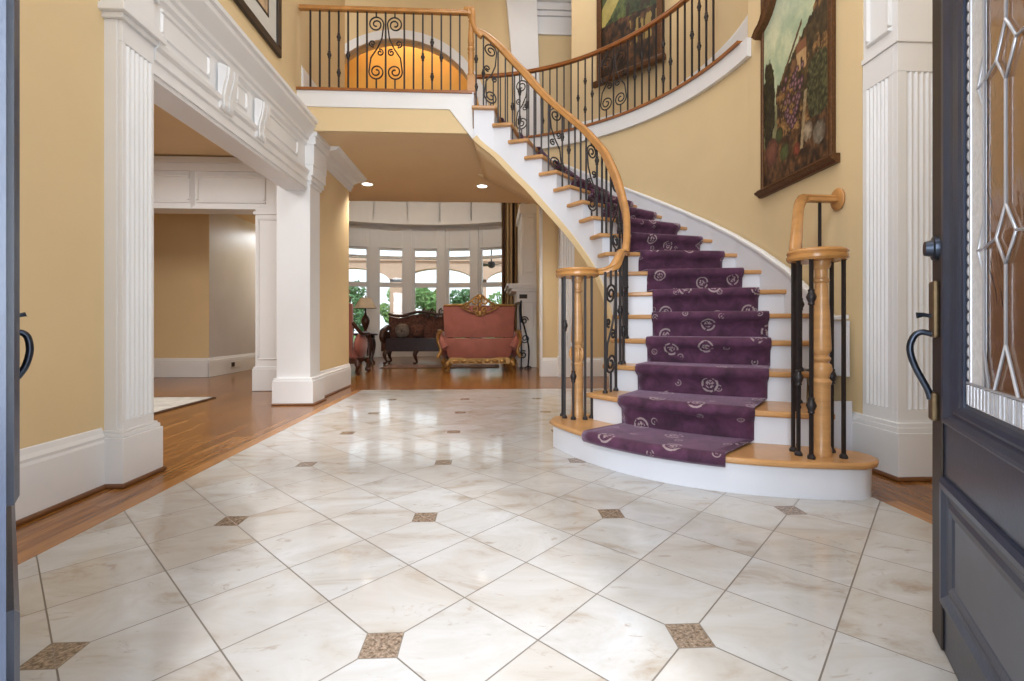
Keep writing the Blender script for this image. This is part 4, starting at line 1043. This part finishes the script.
# iron fire screen
t = thing('fire_screen', 'scrolled iron fire screen standing in front of the fireplace', 'fire screen', (.55, 10.3, 0))
mb = MB()
mb.tube(smooth_path([(.66, 9.85, 0), (.66, 9.85, .5), (.64, 9.85, .95), (.63, 9.85, 1.25), (.66, 9.85, 1.42)], 5), .018, 6)
mb.tube(smooth_path([(.80, 9.85, .0), (.82, 9.85, .4), (.74, 9.85, .8), (.66, 9.85, 1.1), (.66, 9.85, 1.4)], 5), .018, 6)
mb.tube([(.72 + x_, 9.85, 1.0 + z_) for x_, z_ in spiral(0, 0, .09, .02, 0, 1.5)], .013, 5)
mb.tube([(.74 + x_, 9.85, .62 + z_) for x_, z_ in spiral(0, 0, .1, .02, pi, 1.5)], .013, 5)
mb.tube([(.7 + x_, 9.85, .28 + z_) for x_, z_ in spiral(0, 0, .09, .02, 1, 1.5)], .013, 5)
mb.build('scroll_frame', 'dark_pewter', t, smooth=60)
mb = MB(); mb.tube([(.63, 9.77, .01), (.66, 9.85, .04), (.69, 9.93, .01)], .014, 6); mb.tube([(.73, 9.77, .01), (.8, 9.85, .04), (.87, 9.93, .01)], .014, 6); mb.build('foot', 'dark_pewter', t, smooth=60)
# curtain
t = thing('curtain', 'long tan and brown striped curtain at the right end of the bay', 'curtain', (.5, 11.9, 0))
mb = MB()
mb.grid(lambda a, b_: (.30 + a*.5, 11.9 + .05*sin(a*2*pi*5.5) + .02*sin(b_*7), .02 + b_*4.2), 66, 12)
mb.build('drape', 'curtain_cloth', t, smooth=80, solid=.006)
for k in (0.06, .55):
    mb = MB(); mb.grid(lambda a, b_: (.30 + (k + a*.12)*.5, 11.888 + .05*sin((k + a*.12)*2*pi*5.5) + .02*sin(b_*7), .02 + b_*4.2), 8, 12); mb.build('dark_stripe', 'mahogany', t, smooth=80, solid=.004)
MB().tube([(.2, 11.9, 4.25), (.9, 11.9, 4.25)], .02, 10).build('curtain_rod', 'mahogany', t, smooth=60)

# ------------------------------------------------------------------ living room furniture
def cab_leg(mb, x, y, h, dx, dy):
    mb.tube(smooth_path([(x, y, h), (x + dx*.04, y + dy*.04, h*.75), (x + dx*.03, y + dy*.03, h*.45), (x, y, h*.2), (x + dx*.03, y + dy*.03, .03), (x + dx*.06, y + dy*.06, .028)], 4), [.05, .052, .053, .052, .05, .047, .043, .038, .034, .03, .027, .025, .025, .025, .027, .03, .033, .034, .034, .034, .03][:21], 8)
def rounded_slab(mb, x0, x1, z0, z1, y0, y1, r=.06, n=5, bulge=0.0):
    poly = []
    for (cx, cz, a0) in ((x1 - r, z0 + r, -90), (x1 - r, z1 - r, 0), (x0 + r, z1 - r, 90), (x0 + r, z0 + r, 180)):
        for k in range(n + 1): a = R(a0 + 90*k/n); poly.append((cx + r*cos(a), cz + r*sin(a)))
    mb.extrude([(x, y0, z) for x, z in poly], (0, y1 - y0, 0))
def scroll_ring(mb, cx, y, cz, r, a0, turns, dr=1, rad=.02, n=22): mb.tube([(x, y, z) for x, z in spiral(cx, cz, r, r*.2, a0, turns, n, dr)], [rad*(1 - .4*k/n) for k in range(n + 1)], 7)
LX0, LX1, LY = -.90, .49, 9.0
t = thing('loveseat', 'terracotta velvet loveseat with carved gilt crest, seen from behind', 'sofa', ((LX0 + LX1)/2, LY + .35, 0))
mb = MB()     # curved back panels
def backp(z0, z1, tap, y_off, thick=.09):
    m = MB(); nx = 18
    def P(a, b_, th):
        z = z0 + (z1 - z0)*b_; w = (LX1 - LX0)/2 - tap*(1 - b_); s = 2*a - 1
        return ((LX0 + LX1)/2 + s*w, LY + y_off + .10*s*s + th - .02*sin(b_*pi), z)
    vs = [P(i/nx, j/6, 0) for j in range(7) for i in range(nx + 1)] + [P(i/nx, j/6, thick) for j in range(7) for i in range(nx + 1)]
    w = nx + 1; o_ = 7*w; fs = []
    for j in range(6):
        for i in range(nx): fs += [(j*w+i, j*w+i+1, (j+1)*w+i+1, (j+1)*w+i), (o_+j*w+i, o_+(j+1)*w+i, o_+(j+1)*w+i+1, o_+j*w+i+1)]
        fs += [(j*w, (j+1)*w, o_+(j+1)*w, o_+j*w), (j*w+nx, o_+j*w+nx, o_+(j+1)*w+nx, (j+1)*w+nx)]
    for i in range(nx): fs += [(i, o_+i, o_+i+1, i+1), (6*w+i, 6*w+i+1, o_+6*w+i+1, o_+6*w+i)]
    m.add(vs, fs); return m
backp(.66, 1.28, .03, 0).build('backrest', 'red_velvet', t, smooth=50, bevel=.015)
backp(.27, .652, .10, .0).build('lower_back', 'red_velvet', t, smooth=50, bevel=.015)
mb = MB(); mb.box(LX0 + .1, LY + .1, .27, LX1 - .1, LY + .75, .5); mb.build('seat', 'red_velvet', t, bevel=.04)
for s, x in ((-1, LX0), (1, LX1)):
    mb = MB(); mb.tube(smooth_path([(x - s*.05, LY + .08, .45), (x + s*.06, LY + .2, .66), (x + s*.06, LY + .5, .7), (x + s*.04, LY + .78, .66)], 4), .085, 10); mb.ell((x, LY + .45, .45), (.1, .32, .2)); mb.build('arm', 'red_velvet', t, smooth=60)
    mb = MB(); mb.tube(smooth_path([(x + s*.03, LY + .12, .78), (x + s*.1, LY + .3, .79), (x + s*.11, LY + .7, .76)], 4), .028, 8); scroll_ring(mb, x + s*.08, LY + .8, .68, .09, pi/2, 1.3, -s, .028)
    mb.tube(smooth_path([(x + s*.06, LY + .06, .76), (x + s*.1, LY + .1, .62), (x + s*.04, LY + .08, .42), (x + s*.1, LY + .05, .28)], 4), .035, 8)
    mb.build('arm_carving', 'gilt', t, smooth=60)
mb = MB()     # crest: arch of scrolls with a drop in the middle
cx = -.19
mb.tube(smooth_path([(LX0 + .02, LY + .1, 1.275), (-.65, LY + .04, 1.285), (-.46, LY, 1.29), (-.36, LY - .02, 1.36), (-.26, LY - .02, 1.44), (cx, LY - .03, 1.475), (-.12, LY - .02, 1.44), (-.02, LY - .02, 1.36), (.08, LY, 1.29), (.27, LY + .04, 1.285), (LX1 - .02, LY + .1, 1.275)], 5), .024, 8)
for s in (-1, 1):
    scroll_ring(mb, cx + s*.10, LY - .03, 1.36, .075, pi/2, 1.4, s, .022); scroll_ring(mb, cx + s*.24, LY - .03, 1.27, .06, pi/2, 1.4, -s, .018); scroll_ring(mb, cx + s*.09, LY - .03, 1.20, .06, -pi/2, 1.3, -s, .02)
    mb.tube(smooth_path([(cx + s*.02, LY - .03, 1.08), (cx + s*.12, LY - .03, 1.13), (cx + s*.26, LY - .03, 1.19), (cx + s*.36, LY - .01, 1.26)], 4), .014, 6)
mb.ell((cx, LY - .03, 1.43), (.05, .03, .05)); mb.ell((cx, LY - .03, 1.28), (.035, .03, .06)); mb.ell((cx, LY - .03, 1.12), (.05, .03, .05))
mb.build('crest', 'gilt', t, smooth=60)
mb = MB(); rounded_slab(mb, LX0 + .12, LX1 - .1, .16, .28, LY + .03, LY + .12, .04)
for k in range(7): mb.ell((LX0 + .25 + k*.15, LY + .02, .21), (.06, .025, .035))
mb.build('bottom_rail', 'gilt', t, smooth=50)
for x, y in ((LX0 + .13, LY + .08), (LX1 - .08, LY + .08), (LX0 - .02, LY + .75), (LX1 - .02, LY + .75)):
    mb = MB(); s = -1 if x < 0 else 1; cab_leg(mb, x, y, .2, s, -1 if y < LY + .3 else 1); mb.ell((x + s*.02, y, .15), (.07, .05, .06)); mb.build('leg', 'gilt', t, smooth=60)
# settee by the windows
SX0, SX1, SY = -2.42, -.92, 11.4
t = thing('settee', 'dark carved wood settee with patterned back beneath the bay windows', 'sofa', (-1.6, 11.3, 0))
mb = MB(); prof = lambda s: 1.17 + .05*cos(s*pi*1.5) + (.06 if s > .1 else 0)*s
nx = 24; pl = [(SX0 + (SX1 - SX0)*k/nx, prof(-1 + 2*k/nx)) for k in range(nx + 1)]
mb.extrude([(SX0, SY, .5)] + [(x, SY, z - .05) for x, z in pl] + [(SX1, SY, .5)], (0, .1, 0)); mb.build('backrest', 'tapestry', t)
mb = MB(); mb.tube([(x, SY - .01, z) for x, z in pl], .035, 7)
for cx_ in (-1.55, -1.35, -1.15): scroll_ring(mb, cx_, SY - .02, 1.22, .08, pi/2, 1.4, 1, .022); scroll_ring(mb, cx_ + .08, SY - .02, 1.12, .06, -pi/2, 1.4, -1, .02)
mb.build('back_carving', 'mahogany', t, smooth=60)
mb = MB(); rounded_slab(mb, SX0 + .05, SX1, .3, .60, SY - .55, SY + .02, .05); mb.build('seat', 'dark_leather', t, smooth=50)
for x in (SX0 - .02, SX1 + .02):
    mb = MB(); mb.tube(smooth_path([(x, SY, .85), (x, SY - .3, .8), (x, SY - .55, .75), (x, SY - .6, .62), (x, SY - .5, .55)], 4), .07, 8); mb.box(x - .05, SY - .5, .3, x + .05, SY, .75); mb.build('arm', 'mahogany', t, smooth=50)
for x, y in ((SX0 + .06, SY - .5), (SX0 + .06, SY), (SX1 - .05, SY - .5), (SX1 - .05, SY), (-1.67, SY - .52)):
    mb = MB(); cab_leg(mb, x, y, .32, -1, -1); mb.build('leg', 'mahogany', t, smooth=60)
for (x, z, r_, lab, m_) in ((-2.08, .77, .17, 'round grey cushion leaning on the settee near its left arm', 'cushion_cloth'), (-1.72, .76, .16, 'dark patterned cushion leaning in the middle of the settee', 'tapestry')):
    t = thing('cushion', lab, 'cushion', (x, SY - .1, z - r_))
    mb = MB(); mb.ell((x, SY - .12, z), (r_, .08, r_), 18, 10, .8); cu = mb.build('cover', m_, t, smooth=60)
    MB().ell((x, SY - .2, z), (.025, .015, .025)).build('button', 'mahogany', t, smooth=60)
# armchair partly hidden by the wall
t = thing('armchair', 'red velvet carved armchair half hidden behind the end of the left wall', 'chair', (-2.75, 8.9, 0))
mb = MB(); mb.extrude([(-3.0, 8.62, .3), (-2.49, 8.62, .3), (-2.47, 8.55, 1.28), (-2.7, 8.53, 1.36), (-3.0, 8.53, 1.3)], (0, .12, 0)); mb.build('backrest', 'red_velvet', t, bevel=.02)
mb = MB(); mb.box(-3.0, 8.66, .28, -2.42, 9.3, .5); mb.build('seat', 'red_velvet', t, bevel=.04)
mb = MB(); mb.ell((-2.42, 8.95, .52), (.09, .36, .24)); mb.build('arm', 'red_velvet', t, smooth=60)
mb = MB(); mb.tube(smooth_path([(-2.47, 8.6, .95), (-2.36, 8.75, .76), (-2.34, 9.2, .74), (-2.36, 9.3, .6), (-2.36, 9.28, .3)], 4), .035, 8); mb.box(-3.0, 8.62, .2, -2.44, 9.3, .29); mb.build('arm_carving', 'mahogany', t, smooth=50)
for x, y in ((-2.42, 8.64), (-2.4, 9.25), (-2.98, 8.64), (-2.98, 9.25)):
    mb = MB(); cab_leg(mb, x, y, .24, 1, -1 if y < 9 else 1); mb.build('leg', 'mahogany', t, smooth=60)
# side table and lamp
tx, ty = -2.92, 11.2
t = thing('side_table', 'dark carved side table between the armchair and the settee', 'table', (tx, ty, 0))
MB().lathe([(.02, .66), (.26, .66), (.29, .68), (.29, .70), (.26, .715), (.02, .715)], (tx, ty, 0), 28).build('tabletop', 'mahogany', t, smooth=40)
mb = MB(); mb.lathe([(.2, .58), (.22, .6), (.22, .66), (.02, .66)], (tx, ty, 0), 20); mb.build('apron', 'mahogany', t, smooth=40)
for a in (45, 135, 225, 315):
    mb = MB(); cab_leg(mb, tx + .18*cos(R(a)), ty + .18*sin(R(a)), .6, cos(R(a)), sin(R(a))); mb.build('leg', 'mahogany', t, smooth=60)
t = thing('table_lamp', 'bronze urn lamp with beige shade on the dark side table', 'lamp', (tx, ty, .715))
MB().lathe([(.09, 0), (.09, .02), (.05, .04), (.03, .07), (.05, .12), (.09, .22), (.1, .30), (.07, .38), (.03, .43), (.02, .5), (.015, .62)], (tx, ty, .715), 20).build('base', 'mahogany', t, smooth=50)
MB().lathe([(.26, .58), (.262, .585), (.11, .83), (.1, .83), (.245, .585), (.245, .58)], (tx, ty, .715), 28).build('lamp_shade', 'lamp_shade', t, smooth=40)
MB().ell((tx, ty, .715 + .86), (.015, .015, .03)).build('finial', 'bronze', t, smooth=60)
t = thing('area_rug', 'dark patterned rug under the living room seating', 'rug', (-1.3, 10.6, 0))
MB().box(-2.3, 9.92, -.004, .2, 10.75, .008).build('border', 'rug_border', t, bevel=.003); MB().box(-2.22, 9.98, .006, .12, 10.69, .012).build('field', 'rug_red', t, bevel=.003)

# ------------------------------------------------------------------ outside
tag(MB().box(-30, 14.6, -.4, 26, 60, -.25).build('lawn', 'lawn'), 'green lawn outside beyond the bay windows', 'grass', None, 'stuff')
struct(MB().box(-9, 13.0, -.25, 7, 18.0, -.12).build('floor', 'stone_porch'), 'stone porch floor outside the bay windows', 'floor')
mb = MB()
PX = [-6.7, -3.35, -.35, 2.65]; PY = 17.0
for x in PX: mb.box(x - .22, PY, -.13, x + .22, PY + .45, 2.55)
for xa, xb in zip(PX, PX[1:]):
    c = (xa + xb)/2; hw = (xb - xa)/2 - .22; n = 16
    q = [(c + hw*cos(pi*k/n), 2.45 + .5*sin(pi*k/n)) for k in range(n + 1)]
    for k in range(n):
        (x1_, z1_), (x2_, z2_) = q[k], q[k+1]
        mb.hexa([(x2_, PY, z2_), (x1_, PY, z1_), (x1_, PY + .45, z1_), (x2_, PY + .45, z2_)], [(x2_, PY, 3.2), (x1_, PY, 3.2), (x1_, PY + .45, 3.2), (x2_, PY + .45, 3.2)])
for x in PX: mb.box(x - .22, PY, 2.45, x + .22, PY + .45, 3.2)
mb.box(-7.2, PY - .08, 3.2, 3.1, PY + .53, 3.3)
struct(mb.build('trim_22', 'stone_porch'), 'beige porch arcade with arches outside the bay windows', 'arcade')
# porch fan lantern seen through the right-hand window
t = thing('ceiling_fan', 'dark hanging fan on the porch seen through the far right bay window', 'fan', (.05, 15.0, 2.8))
MB().tube([(.05, 15.0, 3.6), (.05, 15.0, 2.9)], .02, 8).build('rod', 'iron', t, smooth=60)
MB().lathe([(.03, .12), (.1, .1), (.13, .03), (.11, -.06), (.03, -.1)], (.05, 15.0, 2.82), 18).build('motor', 'iron', t, smooth=50)
for k in range(5):
    a = 2*pi*k/5 + .3; e = Vector((cos(a), sin(a), 0)); n_ = Vector((-sin(a), cos(a), .15))
    MB().obox(Vector((.05, 15, 2.8)) + e*.1 - n_*.06, e*.5, n_*.12, (0, 0, .012)).build('blade', 'iron', t)
def tree(x, y, h, w, mi, label, seed):
    rr = random.Random(seed); t = thing('tree', label, 'tree', (x, y, -.25), 'trees beyond the porch')
    mb = MB(); mb.tube(smooth_path([(x, y, -.25), (x + .1, y, h*.3), (x - .05, y + .1, h*.6), (x, y, h*.9)], 4), [.16 - .011*k for k in range(13)], 8)
    for k in range(4):
        a = rr.random()*6.3; mb.tube([(x, y, h*(.3 + .12*k)), (x + cos(a)*w*.5, y + sin(a)*w*.5, h*(.5 + .12*k))], [.06, .02], 6)
    mb.build('trunk', 'bark', t, smooth=60)
    mb = MB()
    blobs = [(x + rr.uniform(-.75, .75)*w, y + rr.uniform(-.6, .6)*w, h*rr.uniform(.1, .95), w*rr.uniform(.3, .55)) for _ in range(16)]
    for bx_, by_, bz_, br_ in blobs:
        for _ in range(230):
            d_ = Vector((rr.gauss(0, 1), rr.gauss(0, 1), rr.gauss(0, 1))).normalized()*br_*rr.uniform(.75, 1.05)
            p = Vector((bx_, by_, max(.05, bz_))) + d_; s = rr.uniform(.06, .13)
            p.z = max(p.z, -.1)
            a_ = Vector((rr.gauss(0, 1), rr.gauss(0, 1), rr.gauss(0, 1))).normalized(); b2 = a_.orthogonal().normalized()
            mb.add([p - a_*s, p + b2*s*.5, p + a_*s, p - b2*s*.5], [(0, 1, 2, 3)])
    mb.build('foliage', 'leaf_%d' % mi, t, fix=False)
tree(-6.9, 23.5, 3.0, 1.0, 1, 'bushy dark green tree seen through the far left bay window', 1)
tree(-4.7, 24.5, 3.4, .85, 2, 'light green tree seen through the second bay window from the left', 2)
tree(-2.9, 22.5, 2.6, .85, 0, 'green tree seen through the middle bay window', 3)
tree(-1.2, 24.5, 2.6, .85, 1, 'dull green tree seen through the bay window behind the loveseat crest', 4)
tree(.7, 24.0, 2.3, .8, 0, 'small tree seen through the far right bay window', 5)

# ------------------------------------------------------------------ light
w = bpy.data.worlds.new('world'); bpy.context.scene.world = w; w.use_nodes = True
bg = w.node_tree.nodes['Background']; bg.inputs[0].default_value = (.86, .93, 1.0, 1); bg.inputs[1].default_value = 1.5
def area(name, loc, rot, sx, sy, power, col=(1, .985, .965)):
    l = bpy.data.lights.new(name, 'AREA'); l.shape = 'RECTANGLE'; l.size = sx; l.size_y = sy; l.energy = power; l.color = col
    o = bpy.data.objects.new(name, l); COL.objects.link(o); o.location = loc; o.rotation_euler = rot; return o
area('foyer_fill', (0.2, 2.8, 6.7), (0, 0, 0), 2.2, 2.2, 44, (.9, .95, 1))  # added overhead fill
area('doorway_daylight', (0.0, -1.1, 1.7), (R(97), 0, 0), 2.8, 2.4, 185, (.84, .92, 1))
area('front_fill', (.5, .6, 4.6), (R(88), 0, R(-12)), 2.4, 2.4, 92, (.86, .93, 1))  # added fill above the doors, at the made-up upper opening
area('gallery_fill', (.9, 6.2, 6.9), (0, 0, 0), 1.4, 1.2, 24)  # unseen lamp added to brighten the gallery wall
area('alcove_fill', (-1.4, 8.66, 6.9), (0, 0, 0), 2, .4, 36, (1, .93, .78))  # unseen fill put in to light the arched alcove
l = bpy.data.lights.new('living_fill', 'POINT'); l.energy = 58; l.color = (.97, .97, .93); l.shadow_soft_size = .15  # added point fill that lifts the bay frieze, no fixture
o = bpy.data.objects.new('living_fill', l); COL.objects.link(o); o.location = (-1.8, 10.3, 4.3)
area('left_room_fill', (-4.2, 4.2, 3.15), (0, 0, 0), 2, 2, 80)  # added fill below the left room's ceiling, source unseen
area('hall_fill', (-4.3, 11.2, 2.9), (0, 0, 0), .8, 1.4, 38, (.82, .92, 1))  # added out of view to brighten the pale hallway wall
area('under_stair_fill', (2.2, 6.9, 3.0), (0, 0, 0), .9, .9, 14)  # fill added to lift the dim wall under the stairs
for x, y in ((-1.9, 7.39), (-.12, 7.41)):
    l = bpy.data.lights.new('recessed_spot', 'SPOT'); l.energy = 110; l.spot_size = R(120); l.spot_blend = .6; l.color = (1, .9, .75); l.shadow_soft_size = .06
    o = bpy.data.objects.new('recessed_spot', l); COL.objects.link(o); o.location = (x, y, ZC - .03)
s = bpy.data.lights.new('sun', 'SUN'); s.energy = 1.6; s.angle = R(6); so = bpy.data.objects.new('sun', s); COL.objects.link(so); so.rotation_euler = (R(40), R(15), 0); so.location = (0, 30, 20)

vs_ = bpy.context.scene.view_settings
bpy.context.scene.display_settings.display_device = 'sRGB'
vs_.view_transform = 'Standard'; vs_.look = 'None'; vs_.gamma = 1; vs_.exposure = .25; vs_.use_curve_mapping = False
